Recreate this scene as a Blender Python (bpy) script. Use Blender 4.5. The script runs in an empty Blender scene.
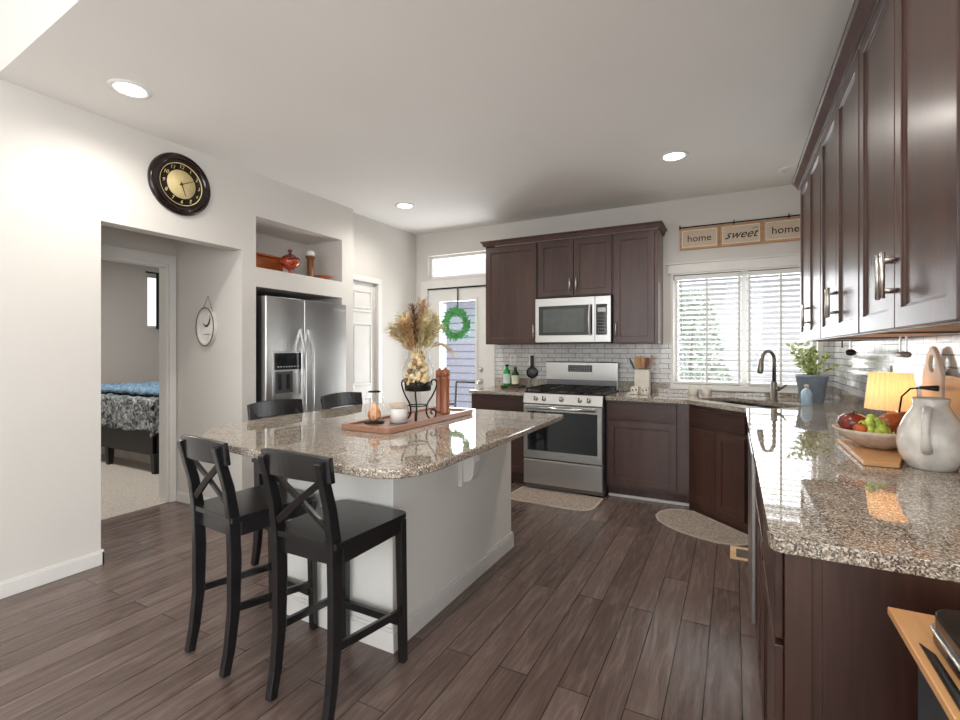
import bpy, math, random
from mathutils import Vector, Matrix
from mathutils.geometry import tessellate_polygon
PI = math.pi
R = math.radians
random.seed(7)
scn = bpy.context.scene
COL = scn.collection

# ------------------------------------------------------------------ camera
cd = bpy.data.cameras.new('camera')
cam = bpy.data.objects.new('camera', cd); COL.objects.link(cam)
cam.location = (0, 0, 1.31); cam.rotation_euler = (R(90), 0, R(27.837))
cd.sensor_width = 36; cd.lens = 481 / 960 * 36; cd.shift_y = -10 / 960
cd.clip_start = 0.05; cd.clip_end = 100
scn.camera = cam
# ------------------------------------------------------------------ world, light, exposure
scn.view_settings.view_transform = 'Standard'; scn.view_settings.look = 'None'
scn.view_settings.exposure = 0.65; scn.view_settings.gamma = 1.0
scn.view_settings.use_curve_mapping = False
w = bpy.data.worlds.new('world'); scn.world = w; w.use_nodes = True
bg = w.node_tree.nodes['Background']; bg.inputs[0].default_value = (0.93, 0.96, 1.0, 1); bg.inputs[1].default_value = 1.1

def area(name, loc, rot, sx, sy, power, color=(1, 1, 1)):
    l = bpy.data.lights.new(name, 'AREA'); l.shape = 'RECTANGLE'; l.size = sx; l.size_y = sy
    l.energy = power; l.color = color
    o = bpy.data.objects.new(name, l); COL.objects.link(o); o.location = loc
    o.rotation_euler = tuple(R(a) for a in rot)
    return o
# added fill lamps behind the camera, then daylight through the kitchen window, transom and door
area('rear_fill_light', (-0.4, -4.42, 1.85), (97, 0, 0), 5.6, 2.9, 76, (0.97, 0.98, 1.0))  # added fill, tilted up to lighten the ceiling
area('side_fill_light', (3.92, -1.75, 1.9), (0, -98, 180), 2.6, 3.8, 125, (0.97, 0.98, 1.0))  # added fill reaching the island's right face
area('daylight_kitchen_window', (0.06, 5.45, 1.45), (-108, 0, 0), 1.5, 1.2, 30, (0.96, 0.98, 1.0))
area('daylight_patio_door', (-2.95, 5.4, 1.25), (-105, 0, 0), 0.8, 1.8, 42, (0.96, 0.98, 1.0))

# ------------------------------------------------------------------ materials
def lin(c):
    return tuple(((v / 255) / 12.92 if v / 255 <= 0.04045 else (((v / 255) + 0.055) / 1.055) ** 2.4) for v in c) + (1,)

def new_mat(name):
    m = bpy.data.materials.new(name); m.use_nodes = True
    nt = m.node_tree; b = nt.nodes['Principled BSDF']
    return m, nt, b

def N(nt, t, **kw):
    n = nt.nodes.new(t)
    for k, v in kw.items():
        setattr(n, k, v)
    return n

def coords(nt, scale=(1, 1, 1), rot=(0, 0, 0), kind='Object'):
    tc = N(nt, 'ShaderNodeTexCoord'); mp = N(nt, 'ShaderNodeMapping')
    mp.inputs['Scale'].default_value = scale; mp.inputs['Rotation'].default_value = rot
    nt.links.new(tc.outputs[kind], mp.inputs['Vector'])
    return mp.outputs['Vector']

def ramp(nt, fac, stops, interp='LINEAR'):
    r = N(nt, 'ShaderNodeValToRGB'); cr = r.color_ramp; cr.interpolation = interp
    while len(cr.elements) < len(stops): cr.elements.new(0.5)
    for e, (p, c) in zip(cr.elements, stops):
        e.position = p; e.color = lin(c)
    nt.links.new(fac, r.inputs['Fac'])
    return r.outputs['Color']

def bump(nt, b, height, strength=0.2, dist=0.01):
    n = N(nt, 'ShaderNodeBump'); n.inputs['Strength'].default_value = strength; n.inputs['Distance'].default_value = dist
    nt.links.new(height, n.inputs['Height']); nt.links.new(n.outputs['Normal'], b.inputs['Normal'])

def noise(nt, vec, scale=5, detail=3, rough=0.5, dist=0.0):
    n = N(nt, 'ShaderNodeTexNoise'); n.inputs['Scale'].default_value = scale; n.inputs['Detail'].default_value = detail
    n.inputs['Roughness'].default_value = rough; n.inputs['Distortion'].default_value = dist
    nt.links.new(vec, n.inputs['Vector']); return n.outputs['Fac']

def mixc(nt, fac, a, b, mode='MIX'):
    n = N(nt, 'ShaderNodeMix', data_type='RGBA', blend_type=mode)
    for s, v in ((0, fac), (6, a), (7, b)):
        if hasattr(v, 'links'): nt.links.new(v, n.inputs[s])
        else: n.inputs[s].default_value = v
    return n.outputs[2]

def simple(name, c, rough=0.5, metal=0.0, var=0.06, nscale=12, bmp=0.0, coat=0.0, spec=0.5, emit=None, estr=0, stretch=(1, 1, 1)):
    """plain material whose colour drifts a little with noise"""
    m, nt, b = new_mat(name)
    v = coords(nt, stretch)
    f = noise(nt, v, nscale, 4)
    lo = tuple(max(0, k * (1 - var)) for k in c); hi = tuple(min(255, k * (1 + var)) for k in c)
    nt.links.new(ramp(nt, f, [(0.3, lo), (0.7, hi)]), b.inputs['Base Color'])
    b.inputs['Roughness'].default_value = rough; b.inputs['Metallic'].default_value = metal
    b.inputs['Coat Weight'].default_value = coat; b.inputs['Specular IOR Level'].default_value = spec
    if bmp: bump(nt, b, f, bmp, 0.004)
    if emit:
        b.inputs['Emission Color'].default_value = lin(emit); b.inputs['Emission Strength'].default_value = estr
    return m

def wall_mat(name, c, bs=0.22):
    m, nt, b = new_mat(name); v = coords(nt)
    f = noise(nt, v, 120, 3, 0.6); g = noise(nt, v, 1.5, 2)
    nt.links.new(ramp(nt, g, [(0.3, tuple(k * 0.99 for k in c)), (0.7, c)]), b.inputs['Base Color'])
    b.inputs['Roughness'].default_value = 0.75; bump(nt, b, f, bs, 0.004); return m

def wood_mat(name, c1, c2, rough=0.35, coat=0.2, axis='z', scale=9, bs=0.05):
    m, nt, b = new_mat(name)
    s = {'z': (1, 1, 0.08), 'x': (0.08, 1, 1), 'y': (1, 0.08, 1)}[axis]
    v = coords(nt, s)
    f = noise(nt, v, scale, 6, 0.6, 0.6); g = noise(nt, v, scale * 9, 3, 0.6)
    c = ramp(nt, f, [(0.3, c1), (0.7, c2)])
    c = mixc(nt, 0.25, c, ramp(nt, g, [(0.35, c1), (0.65, c2)]))
    nt.links.new(c, b.inputs['Base Color'])
    b.inputs['Roughness'].default_value = rough; b.inputs['Coat Weight'].default_value = coat; b.inputs['Coat Roughness'].default_value = 0.22
    bump(nt, b, g, bs, 0.003); return m

def granite_mat():
    m, nt, b = new_mat('speckled granite'); v = coords(nt)
    nz = N(nt, 'ShaderNodeTexNoise'); nz.inputs['Scale'].default_value = 60; nt.links.new(v, nz.inputs['Vector'])
    vm = N(nt, 'ShaderNodeVectorMath', operation='MULTIPLY_ADD'); nt.links.new(nz.outputs['Color'], vm.inputs[0]); vm.inputs[1].default_value = (.012, .012, .012); nt.links.new(v, vm.inputs[2])
    vo = N(nt, 'ShaderNodeTexVoronoi'); vo.inputs['Scale'].default_value = 290; nt.links.new(vm.outputs[0], vo.inputs['Vector'])
    sep = N(nt, 'ShaderNodeSeparateColor'); nt.links.new(vo.outputs['Color'], sep.inputs[0])
    cells = ramp(nt, sep.outputs[0], [(0, (28, 27, 28)), (0.15, (86, 78, 70)), (0.27, (146, 130, 112)), (0.42, (174, 158, 140)),
                                      (0.60, (160, 154, 146)), (0.72, (232, 228, 218)), (0.93, (40, 38, 38))], 'CONSTANT')
    f = noise(nt, v, 9, 5, 0.6, 0.4)
    cloud = ramp(nt, f, [(0.35, (118, 100, 84)), (0.52, (166, 148, 128)), (0.68, (208, 200, 188))])
    nt.links.new(mixc(nt, 0.28, cells, cloud), b.inputs['Base Color'])
    b.inputs['Roughness'].default_value = 0.03; b.inputs['IOR'].default_value = 1.85
    return m

def floor_mat():
    m, nt, b = new_mat('hand scraped plank floor')
    v = coords(nt, (1, 1, 1), (0, 0, R(90)))
    br = N(nt, 'ShaderNodeTexBrick'); br.inputs['Scale'].default_value = 1.0
    br.inputs['Brick Width'].default_value = 1.15; br.inputs['Row Height'].default_value = 0.127
    br.inputs['Mortar Size'].default_value = 0.0022; br.inputs['Mortar Smooth'].default_value = 0.3
    br.offset = 0.37; br.inputs['Bias'].default_value = 0.0
    br.inputs['Color1'].default_value = (0.15, 0.15, 0.15, 1); br.inputs['Color2'].default_value = (0.85, 0.85, 0.85, 1)
    br.inputs['Mortar'].default_value = (0.5, 0.5, 0.5, 1)
    nt.links.new(v, br.inputs['Vector'])
    v2 = coords(nt, (1, 0.11, 1))
    va = N(nt, 'ShaderNodeVectorMath', operation='ADD'); nt.links.new(v2, va.inputs[0]); nt.links.new(br.outputs['Color'], va.inputs[1])
    g = noise(nt, va.outputs[0], 26, 6, 0.65, 1.2); s = noise(nt, va.outputs[0], 9, 3, 0.5, 1.5)
    plank = ramp(nt, br.outputs['Color'], [(0.1, (84, 70, 64)), (0.5, (102, 87, 81)), (0.9, (122, 106, 99))])
    grain = ramp(nt, g, [(0.32, (70, 56, 51)), (0.5, (101, 82, 74)), (0.70, (140, 121, 112))])
    c = mixc(nt, 0.5, plank, grain)
    c = mixc(nt, br.outputs['Fac'], c, lin((48, 38, 35)))
    nt.links.new(c, b.inputs['Base Color'])
    rr = N(nt, 'ShaderNodeMapRange'); rr.inputs['To Min'].default_value = 0.10; rr.inputs['To Max'].default_value = 0.30
    nt.links.new(g, rr.inputs['Value']); nt.links.new(rr.outputs['Result'], b.inputs['Roughness'])
    ad = N(nt, 'ShaderNodeMath', operation='MULTIPLY_ADD'); nt.links.new(s, ad.inputs[0]); ad.inputs[1].default_value = 1.6
    mu = N(nt, 'ShaderNodeMath', operation='MULTIPLY_ADD'); nt.links.new(br.outputs['Fac'], mu.inputs[0]); mu.inputs[1].default_value = -1.2; nt.links.new(g, mu.inputs[2])
    nt.links.new(mu.outputs[0], ad.inputs[2]); bump(nt, b, ad.outputs[0], 0.7, 0.005)
    return m

def tile_mat(name, axis):
    m, nt, b = new_mat(name)
    v = coords(nt, (1, 1, 1), (R(90), 0, 0) if axis == 'x' else (R(90), 0, R(90)))
    if axis == 'y':
        tc = N(nt, 'ShaderNodeTexCoord'); sx = N(nt, 'ShaderNodeSeparateXYZ'); cx = N(nt, 'ShaderNodeCombineXYZ')
        nt.links.new(tc.outputs['Object'], sx.inputs[0]); nt.links.new(sx.outputs['Y'], cx.inputs['X']); nt.links.new(sx.outputs['Z'], cx.inputs['Y'])
        v = cx.outputs[0]
    else:
        tc = N(nt, 'ShaderNodeTexCoord'); sx = N(nt, 'ShaderNodeSeparateXYZ'); cx = N(nt, 'ShaderNodeCombineXYZ')
        nt.links.new(tc.outputs['Object'], sx.inputs[0]); nt.links.new(sx.outputs['X'], cx.inputs['X']); nt.links.new(sx.outputs['Z'], cx.inputs['Y'])
        v = cx.outputs[0]
    br = N(nt, 'ShaderNodeTexBrick'); br.inputs['Scale'].default_value = 1.0
    br.inputs['Brick Width'].default_value = 0.152; br.inputs['Row Height'].default_value = 0.0485
    br.inputs['Mortar Size'].default_value = 0.0030; br.inputs['Mortar Smooth'].default_value = 0.2; br.offset = 0.5
    br.inputs['Color1'].default_value = (0.1, 0.1, 0.1, 1); br.inputs['Color2'].default_value = (0.9, 0.9, 0.9, 1)
    nt.links.new(v, br.inputs['Vector'])
    n = noise(nt, v, 14, 5, 0.6, 1.5)
    c = ramp(nt, br.outputs['Color'], [(0, (196, 196, 196)), (1, (232, 232, 230))])
    c = mixc(nt, 0.4, c, ramp(nt, n, [(0.35, (176, 178, 180)), (0.6, (232, 232, 230))]))
    c = mixc(nt, br.outputs['Fac'], c, lin((128, 126, 124)))
    nt.links.new(c, b.inputs['Base Color']); b.inputs['Roughness'].default_value = 0.12
    iv = N(nt, 'ShaderNodeMath', operation='MULTIPLY_ADD'); nt.links.new(br.outputs['Fac'], iv.inputs[0]); iv.inputs[1].default_value = -1; nt.links.new(n, iv.inputs[2])
    bump(nt, b, iv.outputs[0], 0.35, 0.003); return m

def glass_mat(name, tint=(255, 255, 255), k=0.45):
    m = bpy.data.materials.new(name); m.use_nodes = True; nt = m.node_tree; nt.nodes.clear()
    o = N(nt, 'ShaderNodeOutputMaterial'); mx = N(nt, 'ShaderNodeMixShader'); t = N(nt, 'ShaderNodeBsdfTransparent')
    g = N(nt, 'ShaderNodeBsdfGlossy'); g.inputs['Roughness'].default_value = 0.0; t.inputs['Color'].default_value = lin(tint)
    lw = N(nt, 'ShaderNodeLayerWeight'); lw.inputs['Blend'].default_value = 0.5
    p = N(nt, 'ShaderNodeMath', operation='POWER'); nt.links.new(lw.outputs['Facing'], p.inputs[0]); p.inputs[1].default_value = 3.5
    a = N(nt, 'ShaderNodeMath', operation='MULTIPLY_ADD'); nt.links.new(p.outputs[0], a.inputs[0]); a.inputs[1].default_value = k; a.inputs[2].default_value = 0.04
    nt.links.new(a.outputs[0], mx.inputs[0]); nt.links.new(t.outputs[0], mx.inputs[1]); nt.links.new(g.outputs[0], mx.inputs[2])
    nt.links.new(mx.outputs[0], o.inputs[0]); return m

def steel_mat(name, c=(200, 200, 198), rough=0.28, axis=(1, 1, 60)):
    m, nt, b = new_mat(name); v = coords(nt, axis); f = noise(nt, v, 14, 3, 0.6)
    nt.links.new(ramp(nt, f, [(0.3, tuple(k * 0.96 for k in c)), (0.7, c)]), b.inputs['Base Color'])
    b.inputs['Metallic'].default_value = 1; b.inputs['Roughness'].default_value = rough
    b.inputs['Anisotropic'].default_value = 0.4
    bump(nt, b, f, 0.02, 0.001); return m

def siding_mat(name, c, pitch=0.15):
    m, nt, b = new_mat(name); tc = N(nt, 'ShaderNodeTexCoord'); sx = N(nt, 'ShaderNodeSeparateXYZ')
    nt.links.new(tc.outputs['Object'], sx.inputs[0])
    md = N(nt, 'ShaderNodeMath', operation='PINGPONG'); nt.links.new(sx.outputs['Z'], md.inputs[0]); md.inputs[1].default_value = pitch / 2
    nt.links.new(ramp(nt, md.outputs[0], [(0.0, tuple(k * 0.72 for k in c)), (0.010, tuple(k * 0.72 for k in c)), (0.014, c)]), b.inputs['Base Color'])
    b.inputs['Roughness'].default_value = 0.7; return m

M = {}
M['wall'] = wall_mat('warm white wall paint', (218, 214, 208))
M['wallgrey'] = wall_mat('bedroom wall paint', (196, 190, 184))
M['ceil'] = wall_mat('ceiling paint', (240, 238, 234), 0.18)
M['trim'] = simple('white trim paint', (228, 226, 222), 0.35, var=0.01)
M['islandwhite'] = wall_mat('island white paint', (234, 234, 229), 0.12)
M['floor'] = floor_mat()
M['granite'] = granite_mat()
M['tilex'] = tile_mat('glazed subway tile back', 'x')
M['tiley'] = tile_mat('glazed subway tile side', 'y')
M['cab'] = wood_mat('espresso stained maple', (50, 28, 22), (84, 53, 43), 0.36, 0.32)
M['cabdull'] = wood_mat('espresso stained maple moulding', (58, 36, 30), (92, 60, 50), 0.5, 0.0)
M['cabh'] = wood_mat('espresso stained maple horizontal grain', (50, 28, 22), (84, 53, 43), 0.34, 0.12, axis='x')
M['under'] = wood_mat('light maple cabinet underside', (176, 132, 104), (206, 164, 134), 0.5, 0.0, axis='y')
M['steel'] = steel_mat('brushed stainless steel')
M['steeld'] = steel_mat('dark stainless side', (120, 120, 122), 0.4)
M['chrome'] = simple('satin nickel', (228, 226, 221), 0.32, 1.0, 0.02)
M['black'] = simple('black enamel', (20, 20, 22), 0.25, 0, 0.1)
M['blackglass'] = simple('black oven glass', (14, 22, 28), 0.05, 0, 0.1, spec=0.8)
M['iron'] = simple('wrought iron', (34, 31, 30), 0.5, 0.6, 0.15, bmp=0.2)
M['stool'] = wood_mat('black painted wood', (16, 16, 18), (30, 30, 32), 0.26, 0.3, bs=0.02)
M['glass'] = glass_mat('clear glass')
M['pane'] = glass_mat('window pane', k=0.3)
M['white'] = simple('white plastic', (236, 235, 232), 0.4, var=0.01)
M['cream'] = simple('cream glazed ceramic', (226, 221, 208), 0.3, var=0.03)
M['blind'] = simple('white faux wood slat', (228, 228, 226), 0.45, var=0.01)
M['copper'] = wood_mat('copper brown wood', (120, 62, 36), (186, 112, 72), 0.25, 0.5)
M['traywood'] = wood_mat('reddish tray wood', (134, 92, 74), (176, 130, 106), 0.35, 0.2, axis='y')
M['boardwood'] = wood_mat('honey board wood', (192, 138, 88), (224, 174, 122), 0.4, 0.1, axis='y')
M['carpet'] = simple('beige carpet pile', (188, 181, 172), 0.95, var=0.16, nscale=90, bmp=0.8)
M['mat'] = simple('taupe woven mat', (156, 142, 130), 0.9, var=0.2, nscale=70, bmp=0.7)
M['mat_edge'] = simple('mat binding', (186, 176, 164), 0.8)
M['dark'] = simple('dark void', (30, 27, 26), 0.8)
M['light'] = simple('lit lamp lens', (255, 250, 240), 0.5, emit=(255, 250, 240), estr=6)
M['leaf'] = simple('fresh green leaf', (78, 150, 88), 0.5, var=0.3, nscale=40)
M['leafy'] = simple('yellow green leaf', (178, 190, 122), 0.5, var=0.3, nscale=40)
M['bush'] = simple('shrub leaf', (138, 158, 132), 0.6, var=0.3, nscale=20)
M['straw'] = simple('dried straw grass', (242, 200, 156), 0.8, var=0.25, nscale=60)
M['straw2'] = simple('tan dried grass', (208, 170, 126), 0.8, var=0.25, nscale=60)
M['strawd'] = simple('dark dried seed head', (112, 72, 50), 0.8, var=0.35, nscale=60)

# ------------------------------------------------------------------ mesh builder
class MB:
    def __init__(s): s.v = []; s.f = []; s.sm = []; s.mi = []; s.cur = 0
    def add(s, vs, fs, smooth=False):
        o = len(s.v); s.v += [tuple(p) for p in vs]
        for f in fs: s.f.append(tuple(i + o for i in f)); s.sm.append(smooth); s.mi.append(s.cur)
        return s
    def box(s, x0, x1, y0, y1, z0, z1):
        x0, x1 = min(x0, x1), max(x0, x1); y0, y1 = min(y0, y1), max(y0, y1); z0, z1 = min(z0, z1), max(z0, z1)
        return s.add([(x0, y0, z0), (x1, y0, z0), (x1, y1, z0), (x0, y1, z0), (x0, y0, z1), (x1, y0, z1), (x1, y1, z1), (x0, y1, z1)],
                     [(0, 3, 2, 1), (4, 5, 6, 7), (0, 1, 5, 4), (1, 2, 6, 5), (2, 3, 7, 6), (3, 0, 4, 7)])
    def beam(s, a, b, w, h, up=(0, 0, 1), w2=None, h2=None):
        """rectangular bar from a to b; w across, h along up"""
        a = Vector(a); b = Vector(b); d = (b - a).normalized(); u = Vector(up); x = d.cross(u)
        if x.length < 1e-4: x = d.cross(Vector((0, 1, 0)))
        x.normalize(); u = x.cross(d).normalized()
        w2 = w if w2 is None else w2; h2 = h if h2 is None else h2
        vs = []
        for p, ww, hh in ((a, w, h), (b, w2, h2)):
            for sx, sy in ((-1, -1), (1, -1), (1, 1), (-1, 1)): vs.append(p + x * ww / 2 * sx + u * hh / 2 * sy)
        return s.add(vs, [(0, 1, 2, 3), (7, 6, 5, 4), (0, 4, 5, 1), (1, 5, 6, 2), (2, 6, 7, 3), (3, 7, 4, 0)])
    def sweep(s, pts, w, h, up):
        """rectangular section swept through points; w, h may be lists"""
        pts = [Vector(p) for p in pts]; n = len(pts); u0 = Vector(up); vs = []
        for i, p in enumerate(pts):
            d = (pts[min(i + 1, n - 1)] - pts[max(i - 1, 0)]).normalized(); x = d.cross(u0).normalized(); u = x.cross(d)
            ww = w[i] if isinstance(w, (list, tuple)) else w; hh = h[i] if isinstance(h, (list, tuple)) else h
            for sx, sy in ((-1, -1), (1, -1), (1, 1), (-1, 1)): vs.append(p + x * ww / 2 * sx + u * hh / 2 * sy)
        fs = [(0, 1, 2, 3), tuple(4 * n - 4 + k for k in (3, 2, 1, 0))]
        for i in range(n - 1):
            for k in range(4): fs.append((4 * i + k, 4 * i + 4 + k, 4 * i + 4 + (k + 1) % 4, 4 * i + (k + 1) % 4))
        return s.add(vs, fs)
    def tube(s, pts, r, n=8, closed=False):
        pts = [Vector(p) for p in pts]; m = len(pts); vs = []; fs = []
        ref = Vector((0.13, 0.31, 0.94))
        for i, p in enumerate(pts):
            if closed: d = pts[(i + 1) % m] - pts[(i - 1) % m]
            else: d = pts[min(i + 1, m - 1)] - pts[max(i - 1, 0)]
            d.normalize()
            x = d.cross(ref)
            if x.length < 0.15: x = d.cross(Vector((1, 0, 0)))
            x.normalize(); y = d.cross(x)
            if i and x.dot(px) < 0: x = -x; y = -y
            px = x
            rr = r[i] if isinstance(r, (list, tuple)) else r
            for k in range(n): a = 2 * PI * k / n; vs.append(p + x * rr * math.cos(a) + y * rr * math.sin(a))
        for i in range(m if closed else m - 1):
            j = (i + 1) % m
            for k in range(n): fs.append((i * n + k, i * n + (k + 1) % n, j * n + (k + 1) % n, j * n + k))
        if not closed: fs.append(tuple(range(n))[::-1]); fs.append(tuple((m - 1) * n + k for k in range(n)))
        return s.add(vs, fs, True)
    def lathe(s, prof, c=(0, 0, 0), n=28, cap=True, sx=1, sy=1):
        """prof: list of (r, z)"""
        vs = []; fs = []; m = len(prof)
        for r, z in prof:
            for k in range(n): a = 2 * PI * k / n; vs.append((c[0] + r * sx * math.cos(a), c[1] + r * sy * math.sin(a), c[2] + z))
        for i in range(m - 1):
            for k in range(n): fs.append((i * n + k, i * n + (k + 1) % n, (i + 1) * n + (k + 1) % n, (i + 1) * n + k))
        s.add(vs, fs, True)
        if cap:
            o = len(s.v) - len(vs)
            for i, rev in ((0, True), (m - 1, False)):
                if prof[i][0] > 1e-5:
                    t = tuple(o + i * n + k for k in range(n)); s.f.append(t[::-1] if rev else t); s.sm.append(False); s.mi.append(s.cur)
        return s
    def ball(s, c, r, n=16, sq=(1, 1, 1)):
        m = n // 2; vs = []; fs = []
        for i in range(m + 1):
            t = PI * i / m
            for k in range(n): a = 2 * PI * k / n; vs.append((c[0] + r * sq[0] * math.sin(t) * math.cos(a), c[1] + r * sq[1] * math.sin(t) * math.sin(a), c[2] + r * sq[2] * math.cos(t)))
        for i in range(m):
            for k in range(n): fs.append((i * n + k, (i + 1) * n + k, (i + 1) * n + (k + 1) % n, i * n + (k + 1) % n))
        return s.add(vs, fs, True)
    def prism(s, outer, holes=(), a=0, b=1, plane='xy'):
        """polygon with holes, extruded between a and b along the third axis"""
        loops = [list(outer)] + [list(h) for h in holes]
        flat = [p for l in loops for p in l]
        tri = tessellate_polygon([[Vector((p[0], p[1], 0)) for p in l] for l in loops])
        def P(p, t):
            return {'xy': (p[0], p[1], t), 'xz': (p[0], t, p[1]), 'yz': (t, p[0], p[1])}[plane]
        n = len(flat); vs = [P(p, a) for p in flat] + [P(p, b) for p in flat]; fs = []
        for t in tri: fs.append(tuple(t)); fs.append(tuple(i + n for i in t[::-1]))
        o = 0
        for l in loops:
            k = len(l)
            for i in range(k): fs.append((o + i, o + (i + 1) % k, n + o + (i + 1) % k, n + o + i))
            o += k
        s.add(vs, fs); s.fix = True; return s
    def xform(s, mt):
        s.v = [tuple(mt @ Vector(p)) for p in s.v]; return s
    def mesh(s, name, mats):
        me = bpy.data.meshes.new(name); me.from_pydata(s.v, [], s.f)
        for mm in mats: me.materials.append(mm)
        for p, sm, mi in zip(me.polygons, s.sm, s.mi): p.use_smooth = sm; p.material_index = mi
        me.update()
        import bmesh
        bm = bmesh.new(); bm.from_mesh(me); bmesh.ops.remove_doubles(bm, verts=bm.verts, dist=1e-5) if getattr(s, 'fix', 0) else None
        bmesh.ops.recalc_face_normals(bm, faces=bm.faces); bm.to_mesh(me); bm.free()
        return me

def tag(o, label=None, cat=None, group=None, kind=None):
    if label: o['label'] = label
    if cat: o['category'] = cat
    if group: o['group'] = group
    if kind: o['kind'] = kind
    return o

def wloc(o):
    v = Vector((0, 0, 0))
    while o: v += o.location; o = o.parent
    return v

def obj(name, mb, mat, parent=None, world=False, bev=0.0, seg=2):
    """link the builder's shape as one object. world=True: the shape is in world space and parent is unrotated"""
    mats = mat if isinstance(mat, (list, tuple)) else [mat]
    loc = Vector((0, 0, 0))
    if parent is None:
        xs = [p[0] for p in mb.v]; ys = [p[1] for p in mb.v]; zs = [p[2] for p in mb.v]
        loc = Vector(((min(xs) + max(xs)) / 2, (min(ys) + max(ys)) / 2, min(zs)))
        mb.xform(Matrix.Translation(-loc))
    elif world:
        mb.xform(Matrix.Translation(-wloc(parent)))
    me = mb.mesh(name, mats); o = bpy.data.objects.new(name, me); COL.objects.link(o); o.location = loc
    if parent: o.parent = parent
    if bev:
        m = o.modifiers.new('bevel', 'BEVEL'); m.width = bev; m.segments = seg; m.limit_method = 'ANGLE'; m.angle_limit = R(50)
    return o

def thing(name, loc, label, cat, group=None, rz=0):
    o = bpy.data.objects.new(name, None); COL.objects.link(o); o.location = loc; o.rotation_euler = (0, 0, rz)
    o.empty_display_size = 0.1
    return tag(o, label, cat, group)

def struct(name, mb, mat, bev=0.0, parent=None):
    o = obj(name, mb, mat, parent, world=bool(parent), bev=bev)
    if not parent: o['kind'] = 'structure'
    return o

def copy_tree(o, parent=None):
    c = o.copy(); COL.objects.link(c); c.parent = parent
    for ch in [x for x in bpy.data.objects if x.parent == o]: copy_tree(ch, c)
    return c

def text_mb(body, size, depth=0.001, shear=0.0, bold=0.0, align='CENTER'):
    cu = bpy.data.curves.new('t', 'FONT'); cu.body = body; cu.size = size; cu.extrude = depth; cu.shear = shear; cu.offset = bold
    cu.align_x = align; cu.align_y = 'CENTER'; cu.resolution_u = 3
    o = bpy.data.objects.new('t', cu); COL.objects.link(o)
    dg = bpy.context.evaluated_depsgraph_get(); me = bpy.data.meshes.new_from_object(o.evaluated_get(dg))
    mb = MB(); mb.add([tuple(v.co) for v in me.vertices], [tuple(p.vertices) for p in me.polygons])
    bpy.data.objects.remove(o); bpy.data.curves.remove(cu); bpy.data.meshes.remove(me)
    return mb
# text facing -Y (reads along +X): rotate +90 about X ; facing +X: also rotate 90 about Z
FACE_Y = Matrix.Rotation(R(90), 4, 'X')
FACE_X = Matrix.Rotation(R(90), 4, 'Z') @ FACE_Y

CT = 0.90   # counter height
BW = 4.93   # back wall
RW = 0.745  # right wall
LW = -3.42  # left wall
CH = 2.74

# ================================================================== STRUCTURE
rect = lambda x0, x1, z0, z1: [(x0, z0), (x1, z0), (x1, z1), (x0, z1)]
struct('floor', MB().box(-4.3, 4.1, -4.6, BW + .12, -0.06, 0), M['floor'])
struct('floor_bounce', MB().box(LW, 4.0, -4.5, -.35, 0.0005, .012), M['carpet'])  # pale unseen carpet added to bounce light up to the ceiling
struct('floor_bedroom', MB().box(-7.9, -4.3, 0.2, 6.2, -0.06, 0.004), M['carpet'])
EY = lambda x: 1.04 - .0625 * (x + 3.42)     # line where the lower kitchen ceiling ends
struct('ceiling', MB().prism([(-4.3, EY(-4.3)), (.87, EY(.87)), (.87, BW + .12), (-4.3, BW + .12)], [], CH, CH + .1, 'xy'), M['ceil'])
struct('ceiling_bedroom', MB().box(-7.9, -4.3, 0.2, 6.2, 2.6, 2.7), M['ceil'])
struct('trim_1', MB().prism([(-3.42, EY(-3.42)), (RW, EY(RW)), (RW, EY(RW) + .1), (-3.42, EY(-3.42) + .1)], [], CH + .1, 4.3, 'xy'), M['ceil'])            # face of the ceiling drop
struct('ceiling_great_room', MB().box(-3.54, 4.1, -4.6, 1.14, 4.3, 4.4), M['ceil'])
# back wall with the door, the transom and the window
struct('wall_back', MB().prism([(-3.62, 0), (-3.33, 0), (-3.33, 2.06), (-2.52, 2.06), (-2.52, 0), (0.87, 0), (0.87, CH), (-3.62, CH)],
       [rect(-3.33, -2.42, 2.18, 2.46), rect(-.512, .625, .985, 2.02)], BW, BW + .12, 'xz'), M['wall'])
struct('wall_right', MB().box(RW, RW + .12, 0.58, BW, 0, CH).box(RW, RW + .12, 0.58, 0.88, CH, 4.3), M['wall'])
struct('wall_right_return', MB().box(RW, 4.1, 0.46, 0.58, 0, 4.3), M['wall'])
struct('wall_far_right', MB().prism([(-4.6, 0), (.58, 0), (.58, 4.3), (-4.6, 4.3)], [rect(-3.7, .2, .5, 3.2)], 4.0, 4.1, 'yz'), M['wall'])
struct('wall_rear', MB().prism([(-3.54, 0), (4.1, 0), (4.1, 4.3), (-3.54, 4.3)], [rect(-3.1, -.55, .35, 3.3), rect(-.25, 2.3, .35, 3.3)], -4.6, -4.5, 'xz'), M['wall'])
struct('wall_left', MB().prism([(-4.6, 0), (1.517, 0), (1.517, 2.10), (2.47, 2.10), (2.47, 0), (2.595, 0), (2.595, 1.825), (3.562, 1.825), (3.562, 0), (3.72, 0), (3.72, CH), (1.1, CH), (1.1, 4.3), (-4.6, 4.3)],
       [rect(2.595, 3.562, 1.982, 2.395)], LW - .12, LW, 'yz'), M['wall'])
struct('wall_pantry', MB().prism([(3.72, 0), (3.73, 0), (3.73, 2.04), (4.185, 2.04), (4.185, 0), (BW, 0), (BW, CH), (3.72, CH)], [], -3.62, -3.5, 'yz'), M['wall'])
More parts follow.
